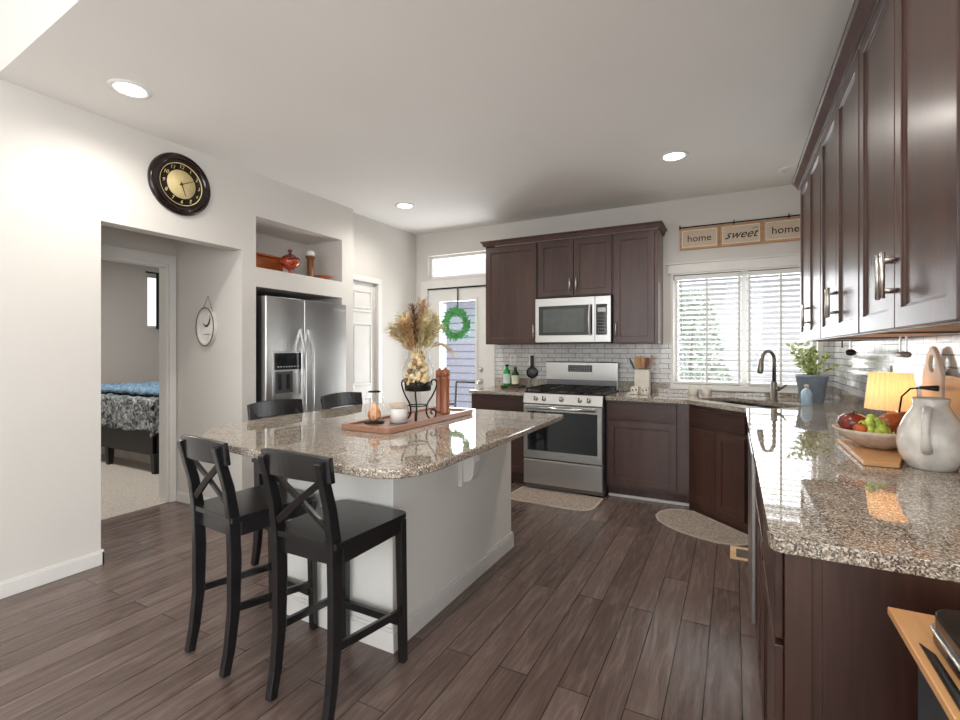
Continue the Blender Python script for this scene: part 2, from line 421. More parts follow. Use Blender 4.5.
# hall seen through the opening
struct('wall_hall_right', MB().box(-4.3, LW - .12, 2.47, 2.57, 0, CH), M['wall'])
struct('wall_hall_back', MB().prism([(0.6, 0), (1.46, 0), (1.46, 2.04), (2.405, 2.04), (2.405, 0), (2.57, 0), (2.57, CH), (0.6, CH)], [], -4.41, -4.3, 'yz'), M['wall'])
struct('wall_hall_left', MB().box(-4.3, LW - .12, 0.5, 0.6, 0, CH), M['wall'])
struct('trim_2', MB().prism([(1.385, 0), (1.46, 0), (1.46, 2.04), (2.405, 2.04), (2.405, 0), (2.462, 0), (2.462, 2.125), (1.385, 2.125)], [], -4.3, -4.278, 'yz'), M['trim'], .004)
struct('trim_3', MB().prism([(1.46, 0), (1.475, 0), (1.475, 2.022), (2.39, 2.022), (2.39, 0), (2.405, 0), (2.405, 2.04), (1.46, 2.04)], [], -4.41, -4.3, 'yz'), M['trim'])
# bedroom shell
struct('wall_bedroom_far', MB().prism([(0.2, 0), (6.2, 0), (6.2, 2.6), (0.2, 2.6)], [rect(3.98, 4.9, 1.64, 2.42)], -7.75, -7.65, 'yz'), M['wallgrey'])
struct('wall_bedroom_side', MB().box(-7.75, -4.41, 6.1, 6.2, 0, 2.6), M['wallgrey'])
struct('wall_bedroom_near', MB().box(-7.75, -4.41, 0.2, 0.3, 0, 2.6), M['wallgrey'])
struct('wall_bedroom_divider', MB().box(-4.41, -4.35, 2.57, 6.2, 0, 2.6), M['wallgrey'])
# niches in the left wall
struct('wall_niche', MB().box(-3.90, -3.54, 2.585, 2.595, 1.97, 2.41).box(-3.90, -3.54, 3.562, 3.572, 1.97, 2.41).box(-3.90, -3.54, 2.585, 3.572, 2.395, 2.41)
       .box(-3.90, -3.54, 2.585, 3.572, 1.9, 1.982).box(-3.92, -3.90, 2.585, 3.572, 1.9, 2.41), M['wall'])
struct('wall_fridge_alcove', MB().box(-4.25, -3.54, 2.572, 2.595, 0, 1.9).box(-4.25, -3.54, 3.562, 3.585, 0, 1.9).box(-4.27, -4.25, 2.572, 3.585, 0, 1.9).box(-4.25, -3.54, 2.572, 3.585, 1.825, 1.9), M['wall'])
# baseboards
def baseboard(name, x0, x1, y0, y1): struct(name, MB().box(x0, x1, y0, y1, 0, .078).box(x0 + (.004 if x1 - x0 < .03 else 0), x1 - (.004 if x1 - x0 < .03 else 0), y0 + (.004 if y1 - y0 < .03 else 0), y1 - (.004 if y1 - y0 < .03 else 0), .078, .09), M['trim'], .002)
baseboard('baseboard_left', LW, LW + .014, -4.5, 1.531)
baseboard('baseboard_left_end', -3.54, LW + .014, 1.517, 1.531)
baseboard('baseboard_hall', -4.277, LW, 2.456, 2.47)
baseboard('baseboard_pantry', -3.5, -3.486, 4.25, BW)
baseboard('baseboard_bedroom', -7.65, -7.636, 0.3, 6.1)
# window casings
struct('trim_4', MB().prism(rect(-.535, .665, .955, 2.035), [rect(-.512, .625, .985, 2.02)], BW - .016, BW, 'xz'), M['trim'], .003)
struct('trim_5', MB().box(-.56, .70, BW - .024, BW, 2.035, 2.12).box(-.575, .715, BW - .034, BW, 2.12, 2.135), M['trim'], .003)
struct('trim_6', MB().box(-.54, .675, BW - .03, BW + .0, .938, .957), M['trim'], .003)

def window(name, x0, x1, z0, z1, y, bars=(), fr=.035, mat='pane'):
    o = MB().prism(rect(x0, x1, z0, z1), [rect(x0 + fr, x1 - fr, z0 + fr, z1 - fr)], y, y + .05, 'xz')
    for b in bars: o.box(b - .02, b + .02, y + .002, y + .048, z0 + fr, z1 - fr)
    r = struct(name, o, M['trim'])
    obj('glass_pane', MB().box(x0 + fr, x1 - fr, y + .022, y + .027, z0 + fr, z1 - fr), M[mat], r, world=True)
    return r
window('window_1', -.512, .625, .985, 2.02, BW + .065, (.083,))
window('window_2', -3.33, -2.42, 2.18, 2.46, BW + .06, fr=.03)
# bedroom window
r = struct('window_3', MB().prism(rect(3.98, 4.9, 1.64, 2.42), [rect(4.01, 4.87, 1.67, 2.39)], -7.74, -7.70, 'yz'), M['trim'])
obj('glass_pane', MB().box(-7.722, -7.718, 4.01, 4.87, 1.67, 2.39), M['pane'], r, world=True)
for i, (a0, a1) in enumerate(((-3.1, -.55), (-.25, 2.3))):
    r = struct('window_%d' % (4 + i), MB().prism(rect(a0, a1, .35, 3.3), [rect(a0 + .05, (a0 + a1) / 2 - .03, .4, 3.25), rect((a0 + a1) / 2 + .03, a1 - .05, .4, 3.25)], -4.58, -4.53, 'xz'), M['trim'])
    obj('glass_pane', MB().box(a0 + .05, a1 - .05, -4.557, -4.553, .4, 3.25), M['pane'], r, world=True)
r = struct('window_6', MB().prism(rect(-3.7, .2, .5, 3.2), [rect(-3.65, -1.78, .55, 3.15), rect(-1.72, .15, .55, 3.15)], 4.03, 4.08, 'yz'), M['trim'])
obj('glass_pane', MB().box(4.053, 4.057, -3.65, .15, .55, 3.15), M['pane'], r, world=True)

# patio door (door_1) with casing
struct('trim_7', MB().prism([(-3.42, 0), (-3.33, 0), (-3.33, 2.06), (-2.52, 2.06), (-2.52, 0), (-2.405, 0), (-2.405, 2.15), (-3.42, 2.15)], [], BW - .018, BW, 'xz'), M['trim'], .003)
d = struct('door_1', MB().prism(rect(-3.32, -2.53, .01, 2.045), [rect(-3.17, -2.67, .25, 1.90)], BW + .02, BW + .065, 'xz'), M['trim'], .002)
obj('glass_frame', MB().prism(rect(-3.20, -2.64, .22, 1.93), [rect(-3.165, -2.675, .255, 1.895)], BW + .01, BW + .07, 'xz'), M['trim'], d, world=True, bev=.004)
obj('glass_pane', MB().box(-3.17, -2.67, BW + .04, BW + .044, .25, 1.90), M['pane'], d, world=True)
obj('deadbolt', MB().lathe([(.03, 0), (.03, .012), (.02, .02), (.012, .03)], n=20).xform(Matrix.Translation((-2.60, BW + .02, 1.085)) @ Matrix.Rotation(R(90), 4, 'X')), M['chrome'], d, world=True)
obj('knob', MB().lathe([(.032, 0), (.032, .008), (.012, .014), (.012, .035), (.028, .05), (.028, .06), (.012, .07)], n=20).xform(Matrix.Translation((-2.60, BW + .02, .945)) @ Matrix.Rotation(R(90), 4, 'X')), M['chrome'], d, world=True)
obj('weather_strip', MB().box(-3.33, -2.52, BW + .0, BW + .02, 2.045, 2.06), M['dark'], d, world=True)
# pantry door (door_2)
def panel(mb, a0, a1, z0, z1, x):   # raised panel frame on a door facing +X
    mb.prism(rect(a0, a1, z0, z1), [rect(a0 + .018, a1 - .018, z0 + .018, z1 - .018)], x - .012, x + .011, 'yz')
    mb.box(x - .01, x + .009, a0 + .035, a1 - .035, z0 + .035, z1 - .035)
mb = MB().prism(rect(3.733, 4.182, .01, 2.037), [], -3.56, -3.522, 'yz')
for z0, z1 in ((1.72, 1.95), (.93, 1.60), (.18, .80)): panel(mb, 3.80, 4.11, z0, z1, -3.522)
d = struct('door_2', mb, M['trim'], .003)
obj('knob', MB().lathe([(.026, 0), (.026, .008), (.012, .012), (.012, .03), (.026, .042), (.024, .055), (.01, .06)], n=18).xform(Matrix.Translation((-3.52, 3.765, .92)) @ Matrix.Rotation(R(90), 4, 'Y')), M['chrome'], d, world=True)
for z in (.25, 1.16, 1.82): obj('hinge', MB().box(-3.523, -3.508, 4.172, 4.192, z - .045, z + .045), M['chrome'], d, world=True)
struct('trim_8', MB().prism([(3.72, 0), (3.73, 0), (3.73, 2.042), (4.187, 2.042), (4.187, 0), (4.25, 0), (4.25, 2.10), (3.72, 2.10)], [], -3.5, -3.482, 'yz'), M['trim'], .004)

# ================================================================== CABINETS
def shaker(w, h, x0, z0, y, t=.019, st=.055):
    """shaker front in the local frame, facing -y"""
    mb = MB()
    mb.prism(rect(x0, x0 + w, z0, z0 + h), [rect(x0 + st, x0 + w - st, z0 + st, z0 + h - st)], y - t, y, 'xz')
    if w > 2 * st + .03 and h > 2 * st + .03:
        a = st - .004
        mb.prism(rect(x0 + a, x0 + w - a, z0 + a, z0 + h - a), [rect(x0 + st + .006, x0 + w - st - .006, z0 + st + .006, z0 + h - st - .006)], y - t + .006, y, 'xz')
        mb.box(x0 + st, x0 + w - st, y - .010, y - .001, z0 + st, z0 + h - st)
    return mb

def handle(x, z, y, L=.13, vert=True):
    mb = MB(); a = (0, 0, 1) if vert else (1, 0, 0); A = Vector(a)
    c = Vector((x, y - .033, z))
    mb.tube([c - A * L / 2, c + A * L / 2], .0065, 10)
    for s in (-1, 1):
        p = c + A * s * (L / 2 - .022); mb.tube([p, p + Vector((0, .033, 0))], .005, 8)
    return mb

def cabinet(name, loc, rz, label, cat, w, d, z0, z1, fronts, toe=0.0, group=None, mat='cab', under=False, fmat=None, dt=.019):
    """loc = front-left corner of the box at floor level; local x right, y into the wall"""
    t = thing(name, loc, label, cat, group, rz)
    M_ = M[mat]
    b = MB()
    if toe: b.box(0, w, 0, d, z0 + toe, z1).box(.0, w, .07, d, z0, z0 + toe)
    else: b.box(0, w, 0, d, z0 + (.012 if under else 0), z1)
    if under: b.prism(rect(0, w, 0, d), [rect(.018, w - .018, .02, d - .01)], z0, z0 + .012, 'xy')
    obj('body', b, M_, t, bev=.001)
    if under: obj('bottom_panel', MB().box(.018, w - .018, .02, d - .01, z0 + .006, z0 + .0115), M['under'], t)
    for f in fronts:
        kind, x0, x1, a0, a1 = f[:5]
        if kind == 'drawer_slab':
            o = obj('drawer', MB().box(x0, x1, -dt, -.0005, a0, a1), M[fmat or 'cabh'], t, bev=.003)
        elif kind == 'drawer':
            o = obj('drawer', shaker(x1 - x0, a1 - a0, x0, a0, -.0005, dt, .04), M[fmat or 'cabh'], t, bev=.002)
        else:
            o = obj('door', shaker(x1 - x0, a1 - a0, x0, a0, -.0005, dt), M[fmat or mat], t, bev=.002)
        if len(f) > 5 and f[5]:
            hx, hz, vert = f[5]; obj('handle', handle(hx, hz, -dt, vert=vert), M['chrome'], o)
    return t

FB = 4.33   # face of the back base cabinets
# back run, left of the range
cabinet('base_cabinet', (-2.385, FB, 0), 0, 'dark brown base cabinet left of the range, beside the patio door', 'cabinet', .612, BW - FB - .002, 0, .866,
        [('drawer_slab', .015, .597, .715, .855), ('door', .015, .304, .115, .70), ('door', .308, .597, .115, .70)], toe=.10)
cabinet('base_cabinet', (-1.008, FB, 0), 0, 'dark brown base cabinet with one drawer above one wide door, right of the range', 'cabinet', .68, BW - FB - .002, 0, .866,
        [('drawer_slab', .015, .585, .70, .848), ('door', .015, .585, .13, .685)], toe=.10)
# diagonal sink cabinet
cabinet('sink_cabinet', (-.328, FB, 0), R(-45), 'dark diagonal corner cabinet with two doors under the sink', 'cabinet', .607, .30, 0, .866,
        [('drawer_slab', .03, .577, .70, .835), ('door', .03, .301, .075, .675), ('door', .306, .577, .075, .675)], toe=.0)
# right run: local x runs towards the camera
FR = .10
def right_cab(y_far, y_near, label, fronts, toe=.10, name='base_cabinet', cat='cabinet'):
    return cabinet(name, (FR, y_far, 0), R(-90), label, cat, y_far - y_near, RW - FR - .002, 0, .866, fronts, toe=toe)
right_cab(3.90, 3.03, 'dark base cabinet of the right run between the sink corner and the dishwasher', [('drawer_slab', .35, .85, .70, .85), ('door', .35, .85, .115, .685)])
right_cab(2.405, 1.80, 'dark base cabinet in the middle of the right run, nearer than the dishwasher', [('drawer_slab', .015, .59, .70, .85), ('door', .015, .30, .115, .685), ('door', .305, .59, .115, .685)])
t = right_cab(1.798, 1.27, 'dark base cabinet at the near end of the right counter with a full side panel', [('drawer_slab', .015, .515, .655, .85), ('door', .015, .515, .115, .64)])
obj('end_panel', MB().box(.5285, .532, .07, RW - FR - .002, .0, .861), M['cab'], t)
obj('corner_stile', MB().box(.5285, .538, .0, .05, .0, .861), M['cab'], t, bev=.001)
# dishwasher
t = thing('dishwasher', (FR, 3.02, 0), 'stainless dishwasher seen edge-on under the right counter', 'dishwasher', None, R(-90))
obj('body', MB().box(.002, .605, .0, .58, .01, .861), M['black'], t)
obj('door', MB().box(.006, .60, -.032, -.001, .11, .858), M['steel'], t, bev=.004)
obj('control_strip', MB().box(.01, .596, -.034, -.0325, .80, .85), M['steeld'], t)

# upper cabinets, back wall
FU = 4.605; UD = BW - FU
UZ0, UZ1 = 1.37, 2.41
cabinet('wall_cabinet', (-2.362, FU, 0), 0, 'tall dark wall cabinet with one door, left of the microwave', 'cabinet', .597, UD, UZ0, UZ1, [('door', .012, .587, UZ0 + .01, UZ1 - .02, (.565, UZ0 + .13, True))], under=True)
cabinet('wall_cabinet', (-1.764, FU, 0), 0, 'short dark wall cabinet with two doors above the microwave', 'cabinet', .753, UD, 1.835, UZ1,
        [('door', .01, .373, 1.845, UZ1 - .02, (.345, 1.95, True)), ('door', .38, .743, 1.845, UZ1 - .02, (.408, 1.95, True))])
cabinet('wall_cabinet', (-1.010, FU, 0), 0, 'tall dark wall cabinet with one door, right of the microwave by the window', 'cabinet', .405, UD, UZ0, UZ1, [('door', .012, .372, UZ0 + .01, UZ1 - .02, (.034, UZ0 + .13, True))], under=True)
def crown(name, pts, label, z0, z1, out):
    """crown moulding: sloped profile swept along open polyline in plan, projecting to its right-hand side"""
    prof = [(0, z0), (.012, z0), (.016, z0 + .012), (out - .012, z1 - .016), (out, z1 - .012), (out, z1), (0, z1)]
    mb = MB(); n = len(pts); k = len(prof); vs = []
    for i, p in enumerate(pts):
        p = Vector(p); ds = []
        if i > 0: ds.append((p - Vector(pts[i - 1])).normalized())
        if i < n - 1: ds.append((Vector(pts[i + 1]) - p).normalized())
        ns = [Vector((dd.y, -dd.x)) for dd in ds]
        m = sum(ns, Vector((0, 0))); m = m / m.length; m = m / max(.3, m.dot(ns[0]))
        for o_, z in prof: vs.append((p.x + m.x * o_, p.y + m.y * o_, z))
    fs = [tuple(range(k)), tuple((n - 1) * k + j for j in range(k))[::-1]]
    for i in range(n - 1):
        for j in range(k): fs.append((i * k + j, i * k + (j + 1) % k, (i + 1) * k + (j + 1) % k, (i + 1) * k + j))
    mb.add(vs, fs); mb.fix = True
    return tag(obj(name, mb, M['cabdull']), label, 'moulding')
crown('crown_moulding', [(-2.362, BW), (-2.362, FU - .02), (-.605, FU - .02), (-.605, BW)], 'dark crown moulding along the top of the cabinets over the range', UZ1 + .0005, 2.465, .038)
# upper cabinets, right wall: three double units
FX = .42
UL = ['dark wall cabinet with two doors on the right wall, nearest the window', 'dark wall cabinet with two doors on the right wall, middle of three, above the potted plant side of the lamp', 'dark wall cabinet with two doors on the right wall, nearest the camera']
UL[1] = 'dark wall cabinet with two doors, middle one of three on the right wall'
for i in range(3):
    y1 = 3.94 - i * .878
    wd = .876 if i < 2 else .93
    cabinet('wall_cabinet', (FX, y1, 0), R(-90), UL[i], 'cabinet', wd, RW - FX, UZ0 - .003, UZ1,
            [('door', .008, .434, UZ0 + .002, UZ1 - .001, (.412, UZ0 + .15, True)), ('door', .440, .866, UZ0 + .002, UZ1 - .001, (.462, UZ0 + .15, True))], under=True)
mbc = MB()
prof = [(0, UZ1 + .001), (-.012, UZ1 + .001), (-.016, UZ1 + .012), (-.036, 2.458), (-.045, 2.462), (-.045, 2.475), (0, 2.475)]
vs = [(FX - .02 + o_, 1.25, z) for o_, z in prof] + [(FX - .02 + o_, 3.94 - o_ , z) for o_, z in prof] + [(RW, 3.94 - o_, z) for o_, z in prof]
k = 7; fs = [tuple(range(k)), tuple(2 * k + j for j in range(k))[::-1]]
for i in range(2):
    for j in range(k): fs.append((i * k + j, i * k + (j + 1) % k, (i + 1) * k + (j + 1) % k, (i + 1) * k + j))
mbc.add(vs, fs); mbc.fix = True
tag(obj('crown_moulding', mbc, M['cabdull']), 'dark crown moulding along the top of the right wall cabinets', 'moulding')
tag(obj('toe_strip', MB().box(-1.0, -.33, FB + .045, FB + .068, 0.0, .022), M['trim'], bev=.003), 'thin white strip on the floor under the cabinet right of the range', 'moulding')

# ================================================================== COUNTERTOPS
def arc(cx, cy, r, a0, a1, n=5): return [(cx + r * math.cos(R(a0 + (a1 - a0) * i / n)), cy + r * math.sin(R(a0 + (a1 - a0) * i / n))) for i in range(n + 1)]
TH = .034
sc = Vector((.10, 4.33)); e1 = Vector((.7071, -.7071)); e2 = Vector((.7071, .7071))
def sinkrect(hw, hd, r=.05):
    out = []
    for (sx, sy, a) in ((1, -1, -90), (1, 1, 0), (-1, 1, 90), (-1, -1, 180)):
        for (px_, py_) in arc(sx * (hw - r), sy * (hd - r), r, a, a + 90, 4):
            p = sc + e1 * px_ + e2 * py_; out.append((p.x, p.y))
    return out
outer = [(-1.008, BW), (-1.008, 4.295), (-.342, 4.295), (.07, 3.883)] + arc(.07 + .03, 1.237 + .03, .03, 180, 270, 5) + [(RW, 1.237), (RW, BW)]
tag(obj('countertop', MB().prism(outer, [sinkrect(.36, .2)], CT - TH, CT, 'xy'), M['granite'], bev=.006, seg=3), 'long polished granite countertop wrapping the corner past the sink to the right end', 'countertop')
tag(obj('countertop', MB().prism([(-2.40, BW), (-2.40, 4.295), (-1.772, 4.295), (-1.772, BW)], [], CT - TH, CT, 'xy'), M['granite'], bev=.006, seg=3), 'short granite countertop left of the range by the patio door', 'countertop')
# granite upstands
GS = .10
tag(obj('granite_upstand', MB().box(-1.008, RW - .02, BW - .02, BW, CT, .936).box(-1.008, -.545, BW - .02, BW, .936, CT + GS), M['granite'], bev=.002), 'low granite strip along the wall behind the sink and the utensil crock', 'upstand')
tag(obj('granite_upstand', MB().box(RW - .02, RW, 1.237, BW, CT, CT + GS), M['granite'], bev=.002), 'low granite strip along the right wall behind the lamp and the fruit bowl', 'upstand')
tag(obj('granite_upstand', MB().box(-2.395, -1.772, BW - .02, BW, CT, CT + GS), M['granite'], bev=.002), 'low granite strip behind the bottles left of the range', 'upstand')
tag(obj('tile_backsplash', MB().box(-2.403, -.532, BW - .009, BW - .0005, CT + GS, UZ0 - .001).box(-1.765, -1.012, BW - .009, BW - .0005, .5, CT + GS), M['tilex']), 'pale marble brick tiles on the wall behind the range', 'backsplash')
tag(obj('tile_backsplash', MB().box(.667, RW - .0095, BW - .009, BW - .0005, CT + GS, UZ0 + .1), M['tilex']), 'narrow patch of pale brick tiles between the window and the corner', 'backsplash')
tag(obj('tile_backsplash', MB().box(RW - .009, RW - .0005, 1.237, BW, CT + GS, UZ0 - .004), M['tiley']), 'pale glossy brick tiles on the right wall above the counter', 'backsplash')
# sink
t = thing('kitchen_sink', (sc.x, sc.y, .70), 'dark undermount corner sink below the faucet', 'sink', None, R(-45))
mb = MB().prism([(-.375, -.215), (.375, -.215), (.375, .215), (-.375, .215)], [[(-.355, -.195), (-.01, -.195), (-.01, .195), (-.355, .195)], [(.01, -.195), (.355, -.195), (.355, .195), (.01, .195)]], .0, CT - TH - .001 - .70, 'xy')
mb.box(-.37, .37, -.21, .21, -.012, .0)
obj('basin', mb, simple('dark composite sink', (52, 48, 46), .4), t)
for s in (-1, 1): obj('drain', MB().lathe([(.04, .001), (.042, .004), (.03, .006), (.0, .003)], (s * .18, 0, 0)), M['chrome'], t)
# faucet
fx, fy = .285, 4.52
t = thing('faucet', (fx, fy, CT), 'brushed nickel gooseneck faucet behind the corner sink', 'faucet', None, R(-45))
nick = simple('brushed dark nickel', (140, 134, 126), .28, 1.0, .03)
obj('base', MB().lathe([(.032, 0), (.032, .008), (.024, .018), (.024, .15), (.021, .16)]), nick, t)
pts = [(0, 0, .15), (0, 0, .33)] + [(0, -.062 + .062 * math.cos(R(a)), .33 + .07 * math.sin(R(a))) for a in range(15, 166, 15)] + [(0, -.128, .325)]
obj('spout', MB().tube(pts, .0145, 14), nick, t)
obj('spray_head', MB().tube([(0, -.127, .34), (0, -.135, .29), (0, -.145, .235), (0, -.148, .225)], [.016, .021, .025, .019], 16), nick, t)
obj('lever', MB().tube([(.0, 0, .10), (.05, -.005, .10)], .016, 12).tube([(.045, -.004, .10), (.08, -.01, .112), (.125, -.02, .135)], [.010, .009, .007], 10), nick, t)

# ================================================================== RANGE
t = thing('range', (-1.765, 4.22, 0), 'stainless gas range with five front knobs', 'stove')
RWd = .75
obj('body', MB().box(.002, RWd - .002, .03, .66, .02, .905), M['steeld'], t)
dw = obj('warming_drawer', MB().box(.004, RWd - .004, .0, .029, .06, .285), M['steel'], t, bev=.004)
od = obj('oven_door', MB().box(.004, RWd - .004, -.005, .029, .30, .80), M['steel'], t, bev=.005)
obj('door_glass', MB().prism(rect(.045, RWd - .045, .375, .742), [], -.008, -.0045, 'xz'), M['blackglass'], od)
obj('handle', MB().tube([(.05, -.05, .775), (RWd - .05, -.05, .775)], .013, 14).box(.07, .10, -.05, -.004, .765, .785).box(RWd - .10, RWd - .07, -.05, -.004, .765, .785), M['steel'], od)
tm = text_mb('SAMSUNG', .014, .0003).xform(Matrix.Translation((RWd / 2, -.0055, .342)) @ FACE_Y)
obj('brand_mark', tm, simple('grey print', (90, 90, 92), .5), od)
cp = obj('control_panel', MB().prism([(-.008, .812), (.03, .812), (.06, .905), (.012, .905)], [], .002, RWd - .002, 'yz'), M['steel'], t, bev=.003)
for kx in (.125, .205, .375, .545, .625):
    k_ = obj('knob', MB().lathe([(.022, 0), (.022, .006), (.017, .01), (.015, .032), (.010, .034)], n=18).xform(Matrix.Translation((kx, -.0005, .858)) @ Matrix.Rotation(R(78), 4, 'X')), M['chrome'], cp)
    obj('knob_grip', MB().box(-.004, .004, -.018, .018, .03, .040).xform(Matrix.Translation((kx, -.0005, .858)) @ Matrix.Rotation(R(78), 4, 'X')), M['black'], k_)
ct = obj('cooktop', MB().box(.0, RWd, .03, .62, .905, .918), M['black'], t, bev=.004)
for bx, by, br_ in ((.15, .17, .045), (.15, .46, .035), (.375, .31, .05), (.60, .17, .05), (.60, .46, .035)):
    obj('burner', MB().lathe([(br_, 0), (br_, .008), (br_ * .75, .01), (br_ * .7, .02), (0, .022)], (bx, by, .918)), M['black'], ct)
for g in range(3):
    x0 = .012 + g * .243; x1 = x0 + .238
    mb = MB()
    for yy in (.05, .60): mb.box(x0, x1, yy - .006, yy + .006, .936, .952)
    for xx in (x0 + .006, x1 - .006): mb.box(xx - .006, xx + .006, .05, .60, .936, .952)
    for yy in (.17, .31, .46): mb.box(x0, x1, yy - .005, yy + .005, .94, .954)
    mb.box((x0 + x1) / 2 - .005, (x0 + x1) / 2 + .005, .05, .60, .94, .954)
    for xx in (x0 + .006, x1 - .006):
        for yy in (.05, .60): mb.box(xx - .006, xx + .006, yy - .006, yy + .006, .918, .937)
    obj('grate', mb, M['iron'], ct, bev=.002)
bgd = obj('backguard', MB().prism([(.625, .905), (.66, .905), (.66, 1.19), (.63, 1.19), (.62, 1.18)], [], .002, RWd - .002, 'yz'), M['steel'], t, bev=.004)
obj('vent_band', MB().box(.01, RWd - .01, .610, .6235, .935, 1.005), M['steeld'], bgd)
obj('display', MB().box(.245, .495, .617, .6215, 1.085, 1.155), M['blackglass'], bgd)
mb = MB()
for i in range(9):
    for j in range(3): mb.box(.265 + i * .024, .265 + i * .024 + .010, .6158, .617, 1.098 + j * .018, 1.103 + j * .018)
obj('display_marks', mb, simple('pale print', (170, 176, 180), .5), bgd)
obj('foot', MB().box(.03, .07, .08, .12, 0, .02).box(RWd - .07, RWd - .03, .08, .12, 0, .02), M['black'], t)

# ================================================================== MICROWAVE
t = thing('microwave', (-1.762, 4.53, 1.385), 'stainless over-the-range microwave with a curved door handle', 'microwave')
W = .748; H = .435
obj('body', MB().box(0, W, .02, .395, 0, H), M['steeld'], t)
dr = obj('door', MB().prism(rect(.0, .598, .0, H), [rect(.035, .575, .07, .355)], -.005, .019, 'xz'), M['steel'], t, bev=.003)
obj('door_window', MB().box(.03, .58, .0, .012, .065, .36), M['blackglass'], dr)
obj('window_mesh', MB().box(.08, .50, -.0012, -.0002, .10, .325), simple('grey screened glass', (92, 98, 97), .12), dr)
hp = [(.555, -.03 - .022 * math.sin(PI * i / 10), .07 + .285 * i / 10) for i in range(11)]
obj('handle', MB().sweep([(.555, -.006, .075)] + hp + [(.555, -.006, .350)], .022, .012, (1, 0, 0)), M['chrome'], dr, bev=.003)
cp = obj('control_panel', MB().prism(rect(.60, W, 0, H), [rect(.612, W - .035, .07, .355)], -.005, .019, 'xz'), M['steel'], t, bev=.003)
obj('keypad', MB().box(.608, W - .031, .0, .012, .065, .36), M['blackglass'], cp)
obj('clock_display', MB().box(.625, .70, -.002, .0, .285, .325), simple('pale lcd', (188, 196, 192), .3), cp)
mb = MB()
for i in range(4):
    for j in range(6): mb.box(.628 + i * .02, .628 + i * .02 + .010, -.0015, .0, .09 + j * .03, .097 + j * .03)
obj('buttons', mb, simple('pale button print', (150, 152, 152), .5), cp)
obj('vent', MB().box(.03, W - .03, .05, .35, -.012, .0), M['black'], t)

# ================================================================== REFRIGERATOR
t = thing('refrigerator', (-3.80, 3.085, 0), 'stainless side-by-side refrigerator with water dispenser in the wall alcove', 'refrigerator')
fy0, fy1, fs = 2.63, 3.545, 3.025
def fb(*a): return MB().box(*a)
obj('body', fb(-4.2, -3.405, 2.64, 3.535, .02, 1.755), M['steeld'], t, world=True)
def curved_door(y0, y1, z0=.08, z1=1.75):
    pts = [(-3.40, y0), (-3.352, y0)]
    n = 10
    for i in range(n + 1):
        s = i / n; pts.append((-3.348 + .010 * math.sin(PI * s), y0 + .006 + (y1 - y0 - .012) * s))
    pts += [(-3.352, y1), (-3.40, y1)]
    return MB().prism(pts, [], z0, z1, 'xy')
ld = obj('freezer_door', curved_door(fy0, fs - .003), M['steel'], t, world=True, bev=.003)
rd = obj('fridge_door', curved_door(fs + .003, fy1), M['steel'], t, world=True, bev=.003)
for yy, dd in ((fs - .045, ld), (fs + .045, rd)):
    hp = [(-3.345 + .0 + .055 * min(1, math.sin(PI * (i / 16)) * 1.6), yy, .62 + .87 * i / 16) for i in range(17)]
    obj('handle', MB().sweep(hp, .026, .016, (0, 1, 0)), M['steel'], dd, world=True, bev=.004)
dp = obj('dispenser', fb(-3.343, -3.334, 2.69, 2.985, .93, 1.30), M['steel'], ld, world=True, bev=.003)
obj('dispenser_screen', fb(-3.335, -3.330, 2.70, 2.975, 1.145, 1.285), M['blackglass'], dp, world=True)
obj('dispenser_bay', fb(-3.335, -3.332, 2.71, 2.885, .95, 1.13), simple('grey dispenser bay', (70, 70, 72), .3), dp, world=True)
obj('paddle', fb(-3.332, -3.326, 2.735, 2.765, .98, 1.11).box(-3.332, -3.326, 2.82, 2.85, .98, 1.11), M['black'], dp, world=True)
mb = MB()
for i in range(8): mb.box(-3.330, -3.3292, 2.73 + i * .028, 2.745 + i * .028, 1.165, 1.175)
obj('display_marks', mb, simple('pale dispenser print', (180, 184, 186), .5), dp, world=True)
tm = text_mb('Whirlpool', .034, .0004).xform(Matrix.Translation((-3.3365, 3.44, 1.69)) @ FACE_X)
obj('brand_mark', tm, simple('pale badge', (225, 225, 225), .3), rd, world=True)
obj('grille', fb(-3.40, -3.36, 2.65, 3.53, .01, .07), M['black'], t, world=True)

# ================================================================== ISLAND
t = thing('kitchen_island', (-1.64, 2.29, 0), 'white painted island base with a small bracket under its right overhang', 'kitchen island')
obj('base', MB().box(-1.97, -1.312, 1.672, 2.93, 0, CT - TH), M['islandwhite'], t, world=True, bev=.004)
sk = MB(); x0, x1, y0, y1 = -1.984, -1.298, 1.658, 2.944
sk.prism([(x0, y0), (x1, y0), (x1, y1), (x0, y1)], [[(x0 + .014, y0 + .014), (x1 - .014, y0 + .014), (x1 - .014, y1 - .014), (x0 + .014, y1 - .014)]], 0, .085, 'xy')
sk.prism([(x0 + .005, y0 + .005), (x1 - .005, y0 + .005), (x1 - .005, y1 - .005), (x0 + .005, y1 - .005)], [[(x0 + .014, y0 + .014), (x1 - .014, y0 + .014), (x1 - .014, y1 - .014), (x0 + .014, y1 - .014)]], .085, .10, 'xy')
obj('skirting', sk, M['trim'], t, world=True, bev=.002)
mb = MB().box(-1.312, -1.29, 2.235, 2.345, .575, CT - TH - .001)
prof = [(-1.29, .60), (-1.272, .60), (-1.245, .612), (-1.232, .635), (-1.228, .665), (-1.222, .71), (-1.237, .76), (-1.175, .79), (-1.158, .80), (-1.15, .825), (-1.14, CT - TH - .001), (-1.29, CT - TH - .001)]
mb.prism(prof, [], 2.25, 2.32, 'xz')
obj('corbel', mb, M['trim'], t, world=True, bev=.003)
